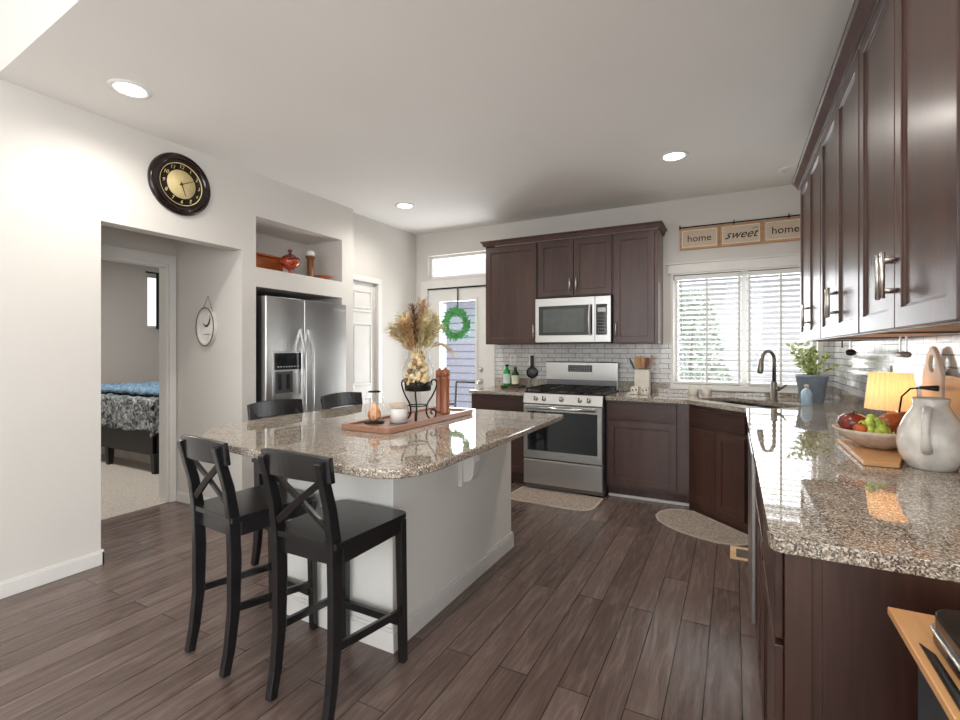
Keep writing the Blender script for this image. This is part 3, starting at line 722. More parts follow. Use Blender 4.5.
isl = [(-2.50, 2.955)] + [(-2.50, 1.72)] + [(-2.42, 1.56), (-2.225, 1.39)] + [(-1.95, 1.335), (-1.7, 1.305), (-1.4, 1.292), (-1.16, 1.285)] + [(-1.08, 1.293), (-1.01, 1.33), (-.972, 1.40), (-.957, 1.49)] + [(-.957, 2.955)]
tag(obj('island_countertop', MB().prism(isl, [], CT - TH, CT, 'xy'), M['granite'], bev=.008, seg=3), 'polished speckled granite top of the island with clipped corners', 'countertop')

# ================================================================== BAR STOOLS
def make_stool():
    t = thing('bar_stool', (0, 0, 0), 'x', 'bar stool', 'black cross-back stools around the island')
    S = M['stool']
    # local: faces +y, back at -y ; origin centre of the feet
    hw = .142
    for s in (-1, 1):
        z = [0, .10, .25, .45, .63, .75, .925]; y = [-.205, -.185, -.168, -.165, -.172, -.19, -.238]
        obj('leg', MB().sweep([(s * hw, yy, zz) for yy, zz in zip(y, z)], .030, [.034, .038, .044, .050, .046, .040, .032], (0, 1, 0)), S, t, bev=.003)
        obj('leg', MB().beam((s * .161, .205, 0), (s * .156, .195, .60), .030, .030, (0, 1, 0), .036, .036), S, t, bev=.003)
        obj('stretcher', MB().beam((s * .147, -.168, .255), (s * .161, .193, .215), .018, .030), S, t, bev=.002)
    obj('stretcher', MB().beam((-.15, .19, .175), (.15, .19, .175), .020, .032), S, t, bev=.002)
    # seat with rounded front corners
    out = [(-.145, -.19), (.145, -.19)] + arc(.190 - .04, .215 - .04, .04, 0, 90, 4) + arc(-.190 + .04, .215 - .04, .04, 90, 180, 4)
    out = [(-.172, -.155), (-.172, -.19), (.172, -.19), (.172, -.155)] + out[2:]
    obj('seat', MB().prism(out, [], .61, .632, 'xy'), S, t, bev=.006, seg=3)
    obj('apron', MB().box(-.148, .148, -.172, -.150, .545, .61).box(-.15, .15, .18, .20, .55, .61).box(-.168, -.148, -.15, .19, .55, .61).box(.148, .168, -.15, .19, .55, .61), S, t, bev=.002)
    # curved top rail
    pts = [(x, -.216 - .026 * (1 - (x / .174) ** 2), .900) for x in [-.174 + .348 * i / 12 for i in range(13)]]
    mb = MB(); vs = []; fs = []
    for (x, y, z) in pts:
        cz = .012 * (1 - (x / .174) ** 2)
        for (dy, dz) in ((.0, -.052), (.022, -.052), (.010, .040), (-.012, .040)): vs.append((x, y + dy, z + dz + cz * (1 if dz > 0 else .4)))
    n = len(pts)
    for i in range(n - 1):
        for k in range(4): fs.append((4 * i + k, 4 * i + 4 + k, 4 * i + 4 + (k + 1) % 4, 4 * i + (k + 1) % 4))
    fs += [(0, 1, 2, 3), (4 * n - 1, 4 * n - 2, 4 * n - 3, 4 * n - 4)]
    mb.add(vs, fs); obj('top_rail', mb, S, t, bev=.004)
    for s in (-1, 1):
        obj('cross_slat', MB().sweep([(s * .132, -.182 + s * .004, .665), (0, -.198 + s * .006, .765), (-s * .132, -.212 + s * .004, .855)], .014, .026, (0, -.3, 1)), S, t, bev=.002)
    return t
st0 = make_stool()
stools = [((-1.393, 1.434), 0, 1.0, 'black cross-back bar stool at the near right corner of the island'),
          ((-1.932, 1.45), -6, 1.0, 'black cross-back bar stool at the near side of the island, left of the nearest stool'),
          ((-2.375, 2.12), -90, 1.04, 'black bar stool on the far side of the island in front of the fridge dispenser'),
          ((-2.375, 2.71), -90, 1.04, 'black bar stool on the far left side of the island by the pantry door')]
for i, ((x, y), a, s, lb) in enumerate(stools):
    o = st0 if i == 0 else copy_tree(st0)
    o.location = (x, y, 0); o.rotation_euler = (0, 0, R(a)); o.scale = (s * (1.12 if i > 1 else 1), s, s); o['label'] = lb

# ================================================================== CEILING LIGHTS
pl = [((-2.924, 1.434), 'recessed ceiling light above the wall clock side, nearest the camera'), ((-.391, 3.80), 'recessed ceiling light in the middle of the kitchen above the range'), ((-2.879, 3.863), 'recessed ceiling light near the far left corner above the pantry')]
pl[0] = (pl[0][0], 'lit recessed ceiling light at upper left, above the wall clock'); pl[1] = (pl[1][0], 'lit recessed ceiling light in front of the range cabinets and window'); pl[2] = (pl[2][0], 'lit recessed ceiling light near the far left corner by the pantry door')
pl.append(((-.391, 1.434), 'recessed ceiling light above the near end of the right counter, over the floor beside the island'))
pl[3] = (pl[3][0], 'lit recessed ceiling light above the floor between the island and right counter')
r0 = None
for (x, y), lb in pl:
    if r0 is None:
        r0 = thing('ceiling_light', (x, y, CH), lb, 'ceiling light', 'recessed ceiling lights')
        obj('trim_ring', MB().lathe([(.10, -.0005), (.098, -.008), (.082, -.010), (.072, -.004), (.070, -.001)], cap=False, n=36), M['white'], r0)
        obj('lens', MB().lathe([(.073, -.003), (.07, -.005), (0, -.0055)], n=36), M['light'], r0)
        o = r0
    else:
        o = copy_tree(r0); o.location = (x, y, CH); o['label'] = lb
for (x, y) in [p[0] for p in pl]:
    l = bpy.data.lights.new('downlight', 'SPOT'); l.energy = 42; l.spot_size = R(165); l.spot_blend = 1; l.shadow_soft_size = .07; l.color = (1, .95, .88)
    lo = bpy.data.objects.new('downlight', l); COL.objects.link(lo); lo.location = (x, y, CH - .02)
tag(obj('smoke_detector', MB().lathe([(.085, 0), (.085, -.004), (.065, -.010), (.05, -.012), (.048, -.008), (0, -.008)], (.39, 4.5, CH - .0005), n=32), M['white']), 'round flush white disc on the ceiling above the right wall cabinets', 'smoke detector')

# ================================================================== WINDOW BLINDS
def blind(x0, x1, label, wand):
    y = BW + .028
    t = thing('window_blind', ((x0 + x1) / 2, y, .99), label, 'window blind', 'blinds of the sink window')
    obj('head_rail', MB().box(x0, x1, y - .03, y + .03, 1.975, 2.015), M['blind'], t, world=True, bev=.003)
    mb = MB(); z = 1.945
    while z > 1.03:
        mb.beam((x0 + .004, y, z), (x1 - .004, y, z), .0485, .003, (0, .30, 1)); z -= .0465
    obj('slats', mb, M['blind'], t, world=True)
    obj('bottom_rail', MB().box(x0 + .003, x1 - .003, y - .025, y + .025, .992, 1.012), M['blind'], t, world=True, bev=.003)
    w_ = x1 - x0; mb = MB()
    for fxx in (.03, .5, .97):
        xx = x0 + w_ * fxx
        mb.box(xx - .009, xx + .009, y - .0275, y - .0265, 1.01, 1.98)
    obj('ladder_tape', mb, M['blind'], t, world=True)
    if wand: obj('tilt_wand', MB().tube([(x0 + .06, y - .045, 1.96), (x0 + .062, y - .05, 1.45)], .004, 6), simple('grey wand', (150, 150, 150), .3), t, world=True)
blind(-.503, .058, 'white slatted blind on the left half of the sink window', True)
blind(.108, .617, 'white slatted blind on the right half of the sink window, behind the faucet', False)

# ================================================================== SIGN
t = thing('wall_sign', (.07, BW, 2.25), 'three burlap panels reading home sweet home above the sink window', 'sign')
burl = simple('burlap panel', (206, 188, 166), .9, var=.12, nscale=150, bmp=.4)
frw = wood_mat('rough pale frame wood', (172, 124, 84), (214, 172, 130), .7, 0, axis='x', scale=22)
X0 = -.455; PW = .340
for i, wd in enumerate(('home', 'sweet', 'home')):
    x0 = X0 + i * PW; x1 = x0 + PW - .004
    p = obj('panel', MB().box(x0 + .01, x1 - .01, BW - .014, BW - .004, 2.262, 2.445), burl, t, world=True)
    obj('frame', MB().prism(rect(x0, x1, 2.252, 2.452), [rect(x0 + .02, x1 - .02, 2.272, 2.432)], BW - .022, BW - .003, 'xz'), frw, p, world=True, bev=.002)
    obj('inner_border', MB().prism(rect(x0 + .018, x1 - .018, 2.270, 2.434), [rect(x0 + .027, x1 - .027, 2.279, 2.425)], BW - .020, BW - .004, 'xz'), M['cream'], p, world=True)
    sz = .090 if wd == 'home' else .105
    tm = text_mb(wd, sz, .0006, .45 if wd == 'sweet' else 0, .0004).xform(Matrix.Translation(((x0 + x1) / 2, BW - .0152, 2.352)) @ FACE_Y)
    if wd == 'sweet': tm.tube([(x0 + .255, BW - .0155, 2.392), (x0 + .29, BW - .0155, 2.402), (x0 + .32, BW - .0155, 2.39), (x0 + .335, BW - .0155, 2.372)], .002, 6).tube([(x0 + .04, BW - .0155, 2.315), (x0 + .06, BW - .0155, 2.32), (x0 + .075, BW - .0155, 2.332)], .002, 6)
    obj('lettering', tm, simple('black lettering', (24, 22, 22), .6), p, world=True)
mb = MB().tube([(-.46, BW - .026, 2.462), (X0 + 3 * PW, BW - .026, 2.462)], .0055, 8)
for xx in (-.452, .0, .42): mb.box(xx - .004, xx + .004, BW - .03, BW - .001, 2.44, 2.485)
obj('hanging_rod', mb, M['iron'], t, world=True)

# ================================================================== CLOCK
t = thing('wall_clock', (LW, 1.992, 2.463), 'round wall clock with dark glossy frame and gold face, on the left wall', 'clock')
CKM = Matrix.Rotation(R(90), 4, 'Y')
def ck(mb): return mb.xform(CKM)     # lathe axis -> +X
obj('frame', ck(MB().lathe([(.213, 0), (.213, .012), (.205, .026), (.196, .030), (.192, .024), (.188, .024), (.180, .032), (.170, .030), (.166, .022), (.160, .022), (.150, .026), (.142, .016), (.0, .012)], n=64)), simple('dark red lacquer', (26, 10, 9), .16, 0, .3, nscale=6, coat=.2), t)
gold = simple('antique gold', (228, 208, 152), .5, 0, .06)
obj('gold_ring', ck(MB().lathe([(.146, .016), (.148, .021), (.143, .021), (.141, .016)], cap=False, n=64)), gold, t)
obj('numeral_ring', ck(MB().lathe([(.142, .0165), (0, .0168)], n=64)), simple('black dial', (30, 20, 18), .4), t)
obj('dial', ck(MB().lathe([(.098, .0172), (.098, .0185), (0, .0188)], n=64)), gold, t)
mb = MB()
for h in range(1, 13):
    a = R(90 - 30 * h)
    m_ = text_mb(str(h), .036, .0004, .25)
    m_.xform(Matrix.Translation((.0178, .121 * math.cos(a), .121 * math.sin(a))) @ FACE_X)
    mb.add(m_.v, m_.f)
obj('numerals', mb, gold, t)
def hand(ang, L, wd):
    a = R(90 - ang); d_ = Vector((0, math.cos(a), math.sin(a))); return MB().beam(Vector((.021, 0, 0)) - d_ * .015, Vector((.021, 0, 0)) + d_ * L, wd, .0015, (1, 0, 0), wd * .4, .0015)
hm = simple('bronze hand', (70, 52, 28), .4, .5)
obj('minute_hand', hand(62, .095, .007), hm, t)
obj('hour_hand', hand(160, .082, .009), hm, t)
obj('hub', ck(MB().lathe([(.009, .018), (.008, .025), (0, .026)], n=16)), hm, t)

# oval hanging sign in the hall
t = thing('oval_plaque', (-3.84, 2.47, 1.50), 'small white oval plaque hanging from a string on the hall wall', 'plaque')
ov = lambda rx, rz_, n=40: [(-3.84 + rx * math.cos(2 * PI * i / n), 1.50 + rz_ * math.sin(2 * PI * i / n)) for i in range(n)]
obj('frame', MB().prism(ov(.118, .158), [ov(.10, .138)], 2.435, 2.469, 'xz'), simple('whitewashed frame', (214, 210, 204), .6), t, world=True, bev=.002)
obj('face', MB().prism(ov(.10, .138), [], 2.452, 2.466, 'xz'), simple('white board', (232, 229, 224), .6), t, world=True)
obj('rim_line', MB().prism(ov(.120, .160), [ov(.113, .153)], 2.432, 2.436, 'xz'), simple('grey rim', (74, 72, 70), .6), t, world=True)  # thin dark grey ring at the frame's front edge
mb = MB(); 
cres = [(a + .07, b) for a, b in [(-3.955, 1.535), (-3.93, 1.515), (-3.905, 1.517), (-3.885, 1.535), (-3.872, 1.565), (-3.866, 1.60), (-3.86, 1.56), (-3.87, 1.525), (-3.895, 1.500), (-3.925, 1.498), (-3.945, 1.515)]]
mb.prism(cres, [], 2.449, 2.4515, 'xz').box(-3.88, -3.80, 2.449, 2.4515, 1.436, 1.440)
obj('feather_mark', mb, simple('charcoal print', (50, 50, 52), .6), t, world=True)
obj('string', MB().tube([(-3.915, 2.455, 1.62), (-3.84, 2.463, 1.755), (-3.765, 2.455, 1.62)], .0018, 6), simple('twine', (120, 112, 104), .8), t, world=True)

# ================================================================== NICHE DECOR
z = 1.983
t = tag(obj('wooden_tray', MB().prism([(2.66, z), (3.01, z), (3.01, z + .155), (2.66, z + .155)], [], -3.66, -3.64, 'yz').prism([(2.65, z), (3.02, z), (3.02, z + .165), (2.65, z + .165)], [[(2.665, z + .015), (3.005, z + .015), (3.005, z + .15), (2.665, z + .15)]], -3.64, -3.61, 'yz'), wood_mat('orange tray wood', (142, 70, 30), (190, 104, 52), .35, .4, axis='y'), bev=.003), 'orange-brown wooden tray standing at the left end of the high niche', 'tray')
amber = simple('amber red glass', (150, 58, 34), .12, 0, .5, nscale=30, coat=.5)
t = thing('candy_jar', (-3.515, 3.015, z), 'lidded amber red glass jar on a foot in the high niche', 'jar')
obj('bowl', MB().lathe([(.045, 0), (.045, .008), (.018, .02), (.016, .04), (.05, .06), (.082, .09), (.088, .115), (.08, .135)], n=24), amber, t)
obj('handle', MB().tube([(0, .08, .09), (0, .105, .11), (0, .10, .135), (0, .078, .14)], .007, 8).tube([(0, -.08, .09), (0, -.105, .11), (0, -.10, .135), (0, -.078, .14)], .007, 8), amber, t)
obj('lid', MB().lathe([(.084, .136), (.07, .155), (.04, .175), (.014, .185), (.012, .20), (.022, .212), (.018, .226), (0, .23)], n=24), simple('dark amber glass', (92, 40, 28), .15, 0, .4, nscale=30), t)
t = thing('pillar_candle_holder', (-3.58, 3.31, z), 'tall brown wooden candle pillar with a white candle in the high niche', 'candle holder')
obj('pillar', MB().lathe([(.045, 0), (.045, .02), (.032, .03), (.033, .195), (.045, .205), (.045, .222)], n=20), wood_mat('brown pillar wood', (96, 56, 26), (150, 98, 50), .4, .3), t)
obj('candle', MB().lathe([(.038, .223), (.038, .25), (.028, .272), (0, .278)], n=20), M['white'], t)
tag(obj('serving_dish', MB().lathe([(.03, .0), (.05, .004), (.085, .03), (.09, .034), (.08, .030), (.045, .010), (0, .008)], (-3.49, 3.385, z), n=28, cap=False), simple('brown glazed dish', (164, 84, 50), .3, var=.2)), 'shallow brown dish at the right end of the high niche', 'dish')

# ================================================================== ISLAND TOP ITEMS
t = thing('serving_tray', (-1.65, 2.31, CT), 'long reddish wooden tray on the island', 'tray')
obj('base', MB().box(-1.78, -1.485, 1.865, 2.70, CT + .001, CT + .018), M['traywood'], t, world=True, bev=.002)
obj('rim', MB().prism([(-1.785, 1.855), (-1.480, 1.855), (-1.480, 2.71), (-1.785, 2.71)], [[(-1.767, 1.873), (-1.498, 1.873), (-1.498, 2.692), (-1.767, 2.692)]], CT + .001, CT + .03, 'xy'), M['traywood'], t, world=True, bev=.003)
TZ = CT + .0185
# glass cylinder with copper drop
t = thing('glass_terrarium', (-1.708, 2.02, TZ), 'clear glass cylinder holding a copper-coloured drop, at the left end of the tray', 'ornament')
obj('wooden_disc', MB().lathe([(.052, 0), (.055, .004), (.052, .010), (0, .010)], n=28), M['iron'], t)
obj('drop', MB().lathe([(.012, .0105), (.026, .018), (.036, .036), (.036, .055), (.026, .078), (.010, .098), (.003, .115), (0, .118)], n=24), simple('peach copper', (214, 150, 104), .3, .1, .25, nscale=25), t)
obj('glass_cylinder', MB().lathe([(.047, .0105), (.047, .155), (.040, .168)], cap=False, n=28), M['glass'], t)
obj('black_ring', MB().tube([(.030 * math.cos(a), .030 * math.sin(a), .168) for a in [2 * PI * i / 24 for i in range(24)]], .004, 6, closed=True), M['iron'], t)
# jar candle
t = thing('jar_candle', (-1.595, 2.085, TZ), 'white jar candle on the wooden tray beside the vase', 'candle')
obj('wax', MB().lathe([(.046, .012), (.046, .078), (0, .078)], n=28), simple('white wax', (240, 238, 232), .5, var=.01), t)
obj('glass_jar', MB().lathe([(.045, 0), (.049, .004), (.049, .095)], n=28, cap=False), M['glass'], t)
obj('base_band', MB().lathe([(.046, .0005), (.0495, .003), (.0495, .012), (.0, .012)], n=28), simple('grey glass base', (128, 134, 136), .2), t)
obj('wooden_lid', MB().lathe([(.050, .095), (.050, .104), (0, .105)], n=28), simple('pale peach lid', (224, 196, 166), .5), t)
# pepper mills
def mill(x, y, h, label):
    t = thing('pepper_mill', (x, y, TZ), label, 'pepper mill', 'pair of copper brown mills')
    obj('body', MB().lathe([(.029, 0), (.029, .012), (.026, .02), (.024, h * .5), (.026, h * .74), (.0275, h * .80), (.024, h * .81)], n=24), M['copper'], t)
    obj('crown', MB().lathe([(.024, h * .812), (.027, h * .83), (.027, h * .93), (.022, h * .955), (.008, h * .965), (.007, h * .98), (.009, h), (0, h)], n=24), M['copper'], t)
mill(-1.564, 2.508, .285, 'copper-brown pepper mill on the tray, right one of the pair')
mill(-1.639, 2.563, .278, 'copper-brown pepper mill on the tray, left one of the pair beside the iron stand')
# vase stand
VX, VY = -1.548, 2.195
t = thing('vase_stand', (VX, VY, TZ), 'black wrought iron scroll stand under the glass vase', 'stand')
obj('cup', MB().lathe([(.055, .165), (.072, .168), (.074, .215), (.070, .217), (.068, .172), (0, .170)], n=32, cap=False), M['iron'], t)
obj('ring', MB().tube([(.052 * math.cos(a), .052 * math.sin(a), .085) for a in [2 * PI * i / 28 for i in range(28)]], .0035, 6, closed=True), M['iron'], t)
def spiral(cx, cz, r0_, a0, turns, n=14, sgn=1):
    return [(cx + r0_ * (1 - .75 * i / n) * math.cos(a0 + sgn * turns * 2 * PI * i / n), cz + r0_ * (1 - .75 * i / n) * math.sin(a0 + sgn * turns * 2 * PI * i / n)) for i in range(n + 1)]
for k_ in range(3):
    th = R(-90 + 27.8) + k_ * 2 * PI / 3
    pr = spiral(.082, .196, .017, R(200), .9, sgn=-1)[::-1]
    pr = [(r_, z_) for r_, z_ in pr]
    body = [(.086, .196), (.080, .208), (.086, .222), (.102, .224), (.114, .208), (.110, .18), (.088, .135), (.058, .092), (.050, .055), (.058, .022), (.078, .0055), (.100, .012), (.110, .032), (.102, .052), (.084, .054), (.078, .040), (.088, .032)]
    # smooth the profile
    sm = []
    for i in range(len(body) - 1):
        p0 = body[max(i - 1, 0)]; p1 = body[i]; p2 = body[i + 1]; p3 = body[min(i + 2, len(body) - 1)]
        for s_ in (0, .25, .5, .75):
            sm.append(tuple(.5 * ((2 * p1[c]) + (-p0[c] + p2[c]) * s_ + (2 * p0[c] - 5 * p1[c] + 4 * p2[c] - p3[c]) * s_ ** 2 + (-p0[c] + 3 * p1[c] - 3 * p2[c] + p3[c]) * s_ ** 3) for c in (0, 1)))
    sm.append(body[-1])
    obj('leg', MB().tube([(r_ * math.cos(th), r_ * math.sin(th), z_) for r_, z_ in sm], .0045, 8), M['iron'], t)
VZ = TZ + .1705
t = thing('glass_vase', (VX, VY, VZ), 'clear bulbous glass vase filled with pale dried balls', 'vase')
vp = [(.045, .001), (.062, .010), (.080, .04), (.088, .08), (.085, .12), (.068, .165), (.052, .20), (.047, .225), (.052, .25), (.060, .262)]
obj('glass_body', MB().lathe(vp, n=36, cap=False), M['glass'], t)
potp = simple('cream potpourri', (222, 196, 152), .7, var=.2, nscale=40); potd = simple('brown potpourri', (150, 108, 66), .7, var=.3)
rnd = random.Random(3)
balls = MB(); dk = MB()
for i in range(90):
    zz = .018 + .19 * (i / 90); rr_ = {0: .055, 1: .066, 2: .068, 3: .060, 4: .044, 5: .03, 6: .024}[min(6, int(zz / .03))]
    a = rnd.uniform(0, 2 * PI); q = rr_ * math.sqrt(rnd.uniform(.15, 1))
    (balls if i % 4 else dk).ball((q * math.cos(a), q * math.sin(a), zz), rnd.uniform(.012, .019), 10)
for i in range(16):   # long stems crossing the neck
    a = rnd.uniform(0, 2 * PI); q = rnd.uniform(.0, .03)
    balls.tube([(-q * math.cos(a), -q * math.sin(a), .05), (q * .5 * math.cos(a), q * .5 * math.sin(a), .20), (q * 1.2 * math.cos(a), q * 1.2 * math.sin(a), .27)], .003, 5)
f1 = obj('dried_filling', balls, potp, t); obj('seed_pods', dk, potd, t)
f1['kind'] = 'stuff'
# pampas bouquet
t = thing('dried_grass_bouquet', (VX, VY, VZ + .215), 'large bouquet of beige dried grasses standing in the glass vase', 'bouquet')
def plume(base, mid, tip, n, spread, L, mb, seed):
    rn = random.Random(seed); base, mid, tip = Vector(base), Vector(mid), Vector(tip)
    def B(s_): return base * (1 - s_) ** 2 + mid * 2 * s_ * (1 - s_) + tip * s_ ** 2
    mb.tube([B(i / 8) for i in range(9)], [.0022 - .0015 * i / 8 for i in range(9)], 5)
    for i in range(n):
        s_ = .35 + .65 * (i / n); p = B(s_); d_ = (B(min(1, s_ + .05)) - B(s_ - .05)).normalized()
        q = Vector((rn.gauss(0, 1), rn.gauss(0, 1), rn.gauss(0, 1))); q = (q - d_ * q.dot(d_)).normalized()
        l_ = L * (.6 + .7 * rn.random()) * (1.15 - .55 * s_)
        e = p + d_ * l_ * .8 + q * spread * (.5 + rn.random() * .8); e.z -= l_ * .18 * rn.random()
        m2 = (p + e) / 2 + q * spread * .15 + Vector((0, 0, .006))
        wv = d_.cross(q).normalized() * .0017
        mb.add([p - wv, p + wv, m2 + wv * 1.3, m2 - wv * 1.3, e], [(0, 1, 2, 3), (3, 2, 4)])
pm = [(-.10, .03, .11), (-.085, -.05, .10), (-.05, .06, .16), (-.02, -.04, .19), (.03, .03, .20), (.06, -.03, .17), (.10, .02, .13), (-.13, 0, .06), (.0, .07, .15), (.05, -.07, .12), (-.05, -.08, .12), (.12, -.02, .09), (-.09, .05, .15), (.02, -.01, .22), (-.14, -.03, .09), (.08, .06, .14)]
crt = Vector((.884, .467, 0)); cft = Vector((-.467, .884, 0))
for grp in range(len(pm)):
    a_, b_, c_ = pm[grp]; tipv = crt * a_ * 1.08 + cft * b_ + Vector((0, 0, c_ * 1.12 + .03))
    mb = MB(); plume((rnd.uniform(-.02, .02), rnd.uniform(-.02, .02), -.10), tuple(tipv * .35 + Vector((0, 0, .03))), tuple(tipv), 190, .046, .060, mb, grp)
    obj('plume', mb, M['strawd'] if grp == 3 else (M['straw2'] if grp % 3 == 1 else M['straw']), t)
mb = MB(); plume((0.01, 0, -.08), tuple(crt * .10 + Vector((0, 0, .12))), tuple(crt * .20 + Vector((0, 0, -.03))), 120, .018, .05, mb, 77)
obj('drooping_plume', mb, simple('pale drooping grass', (206, 186, 156), .8, var=.15), t)
mb = MB()
for s_, a0 in ((1, 0), (-1, 1), (1, 2.2)):
    mb.tube([Vector((0, 0, .05)) + crt * (s_ * .035 * math.sin(a0 + i * .55) + (.02 * s_)) + Vector((0, 0, i * .0165)) + cft * (.02 * math.cos(i * .6 + a0)) for i in range(13)], .0014, 5)
obj('curly_twig', mb, simple('brown twig', (120, 88, 60), .7), t)

# ================================================================== COUNTER ITEMS, RIGHT
rw = simple
# table lamp
LX, LY = .598, 2.665
t = thing('table_lamp', (LX, LY, CT), 'small lit table lamp with a pleated cream shade on the right counter', 'lamp')
obj('base', MB().lathe([(.055, 0), (.055, .012), (.03, .022), (.018, .05), (.03, .085), (.026, .11), (.010, .13), (.009, .165)], n=24), wood_mat('lamp wood', (140, 88, 52), (190, 130, 84), .4, .2), t)
vs = []; fs = []; n = 96
for j, (r_, z_) in enumerate(((.087, .155), (.080, .23), (.071, .312))):
    for k_ in range(n):
        a = 2 * PI * k_ / n; q = r_ + (.0030 if k_ % 4 < 2 else -.0030); vs.append((q * math.cos(a), q * math.sin(a), z_))
for j in range(2):
    for k_ in range(n): fs.append((j * n + k_, j * n + (k_ + 1) % n, (j + 1) * n + (k_ + 1) % n, (j + 1) * n + k_))
mb = MB(); mb.add(vs, fs)
m_, nt_, b_ = new_mat('lit pleated shade')
tc = N(nt_, 'ShaderNodeTexCoord'); gr = N(nt_, 'ShaderNodeTexNoise'); gr.inputs['Scale'].default_value = 30; nt_.links.new(tc.outputs['Object'], gr.inputs['Vector'])
nt_.links.new(ramp(nt_, gr.outputs['Fac'], [(.3, (250, 226, 186)), (.7, (255, 236, 200))]), b_.inputs['Base Color'])
b_.inputs['Emission Color'].default_value = lin((255, 222, 172)); b_.inputs['Emission Strength'].default_value = .30; b_.inputs['Roughness'].default_value = .8
tl = N(nt_, 'ShaderNodeBsdfTranslucent'); tl.inputs['Color'].default_value = lin((240, 190, 130)); mx = N(nt_, 'ShaderNodeMixShader'); mx.inputs[0].default_value = .5
nt_.links.new(b_.outputs[0], mx.inputs[1]); nt_.links.new(tl.outputs[0], mx.inputs[2]); nt_.links.new(mx.outputs[0], nt_.nodes['Material Output'].inputs[0])
obj('lamp_shade', mb, m_, t)
obj('bulb', MB().ball((0, 0, .21), .025, 14), simple('lit bulb', (255, 225, 180), .5, emit=(255, 214, 150), estr=4), t)
l = bpy.data.lights.new('lamp_light', 'POINT'); l.energy = .35; l.color = (1, .84, .62); l.shadow_soft_size = .04
lo = bpy.data.objects.new('lamp_light', l); COL.objects.link(lo); lo.location = (LX, LY, CT + .25)
# wooden board, bowl, fruit
tag(obj('serving_board', MB().prism([(.405, 2.14), (.505, 2.14), (.56, 2.33), (.63, 2.37), (.63, 2.62), (.405, 2.62)], [], CT + .001, CT + .019, 'xy'), M['boardwood'], bev=.003), 'wooden board lying under the fruit bowl', 'board')
BX, BY, BZ = .512, 2.46, CT + .0195
tag(obj('fruit_bowl', MB().lathe([(.05, 0), (.058, .002), (.075, .012), (.115, .035), (.140, .060), (.149, .074), (.145, .075), (.132, .062), (.102, .038), (.06, .017), (0, .014)], (BX, BY, BZ), n=48, cap=False), simple('pale stoneware bowl', (206, 192, 176), .45, var=.08, nscale=30)), 'wide pale stoneware bowl of fruit on the wooden board', 'bowl')
def applef(name, c, r, mat, label, cat, sq=.92):
    t = thing(name, c, label, cat)
    obj('flesh', MB().lathe([(0, -.78 * r * sq), (.35 * r, -.9 * r * sq), (.75 * r, -.6 * r * sq), (r, 0.05 * r), (.88 * r, .55 * r * sq), (.5 * r, .86 * r * sq), (.15 * r, .78 * r * sq), (0, .66 * r * sq)], n=24), mat, t)
    obj('stem', MB().tube([(0, 0, .66 * r * sq), (.004, 0, r * 1.02)], .0025, 6), M['iron'], t); return t
red = simple('dark red skin', (122, 44, 32), .25, var=.3, nscale=25, coat=.4); org = simple('orange brown skin', (182, 92, 44), .35, var=.2, nscale=25)
applef('pomegranate', (BX - .085, BY - .025, BZ + .092), .052, red, 'large dark red round fruit at the left end of the bowl', 'fruit')
applef('apple', (BX - .075, BY - .095, BZ + .082), .024, org, 'small orange fruit below the dark red one at the near rim', 'fruit')
applef('apple', (BX + .06, BY - .085, BZ + .078), .030, red, 'red apple at the right of the bowl beside the pitcher', 'fruit')
applef('apple', (BX + .02, BY + .08, BZ + .074), .034, red, 'red fruit at the back of the bowl in front of the lamp', 'fruit')
t = thing('pear', (BX + .035, BY - .005, BZ + .100), 'orange-brown pear leaning up in the right of the bowl', 'fruit')
mb = MB().lathe([(0, -.045), (.02, -.043), (.038, -.026), (.043, 0), (.037, .028), (.024, .054), (.016, .078), (.010, .09), (0, .092)], n=24).xform(Matrix.Scale(.88, 4) @ Matrix.Rotation(R(27.8), 4, 'Z') @ Matrix.Rotation(R(62), 4, 'Y'))
obj('flesh', mb, simple('russet pear skin', (172, 88, 48), .35, var=.15, nscale=30), t)
t = thing('green_grapes', (BX - .022, BY - .065, BZ + .064), 'bunch of lime green grapes in the middle of the bowl', 'grapes')
grm = simple('lime green grape', (178, 196, 84), .3, var=.25, nscale=30)
for i, (dx, dz, dy, rr_) in enumerate([(-.05, -.005, 0, .017), (-.028, .008, -.008, .019), (-.008, .0, -.018, .019), (.014, .012, -.010, .020), (.036, .006, -.004, .019), (-.038, .026, .015, .018), (-.015, .034, .008, .020), (.01, .038, .006, .019), (.034, .030, .010, .018), (.05, .016, .012, .017), (-.0, .052, .02, .017), (.02, -.012, -.022, .017)]):
    p = crt * dx + cft * dy + Vector((0, 0, dz)); obj('grape', MB().ball(p, rr_, 14, (1, 1, 1.25)), grm, t)
# pitcher
PX_, PY_ = .6046, 2.208
t = thing('pitcher', (PX_, PY_, CT), 'big white glazed pitcher with a side handle at the right edge', 'pitcher')
wp = M['glazed'] = simple('grey white crackle glaze', (224, 221, 214), .12, var=.10, nscale=14, coat=.5)
obj('body', MB().lathe([(.056, .0), (.066, .006), (.087, .045), (.093, .085), (.088, .13), (.071, .175), (.053, .205), (.047, .222), (.051, .240), (.048, .244), (.044, .238), (.042, .22), (.046, .205), (.06, .175), (.078, .13), (.0, .125)], n=48, cap=False), wp, t)
hd = -crt * .76 - cft * .65
pts = [hd * .050 + Vector((0, 0, .208)), hd * .076 + Vector((0, 0, .210)), hd * .102 + Vector((0, 0, .188)), hd * .114 + Vector((0, 0, .145)), hd * .108 + Vector((0, 0, .100)), hd * .086 + Vector((0, 0, .068))]
obj('handle', MB().tube(pts, [.012, .013, .012, .012, .013, .016], 12), wp, t)
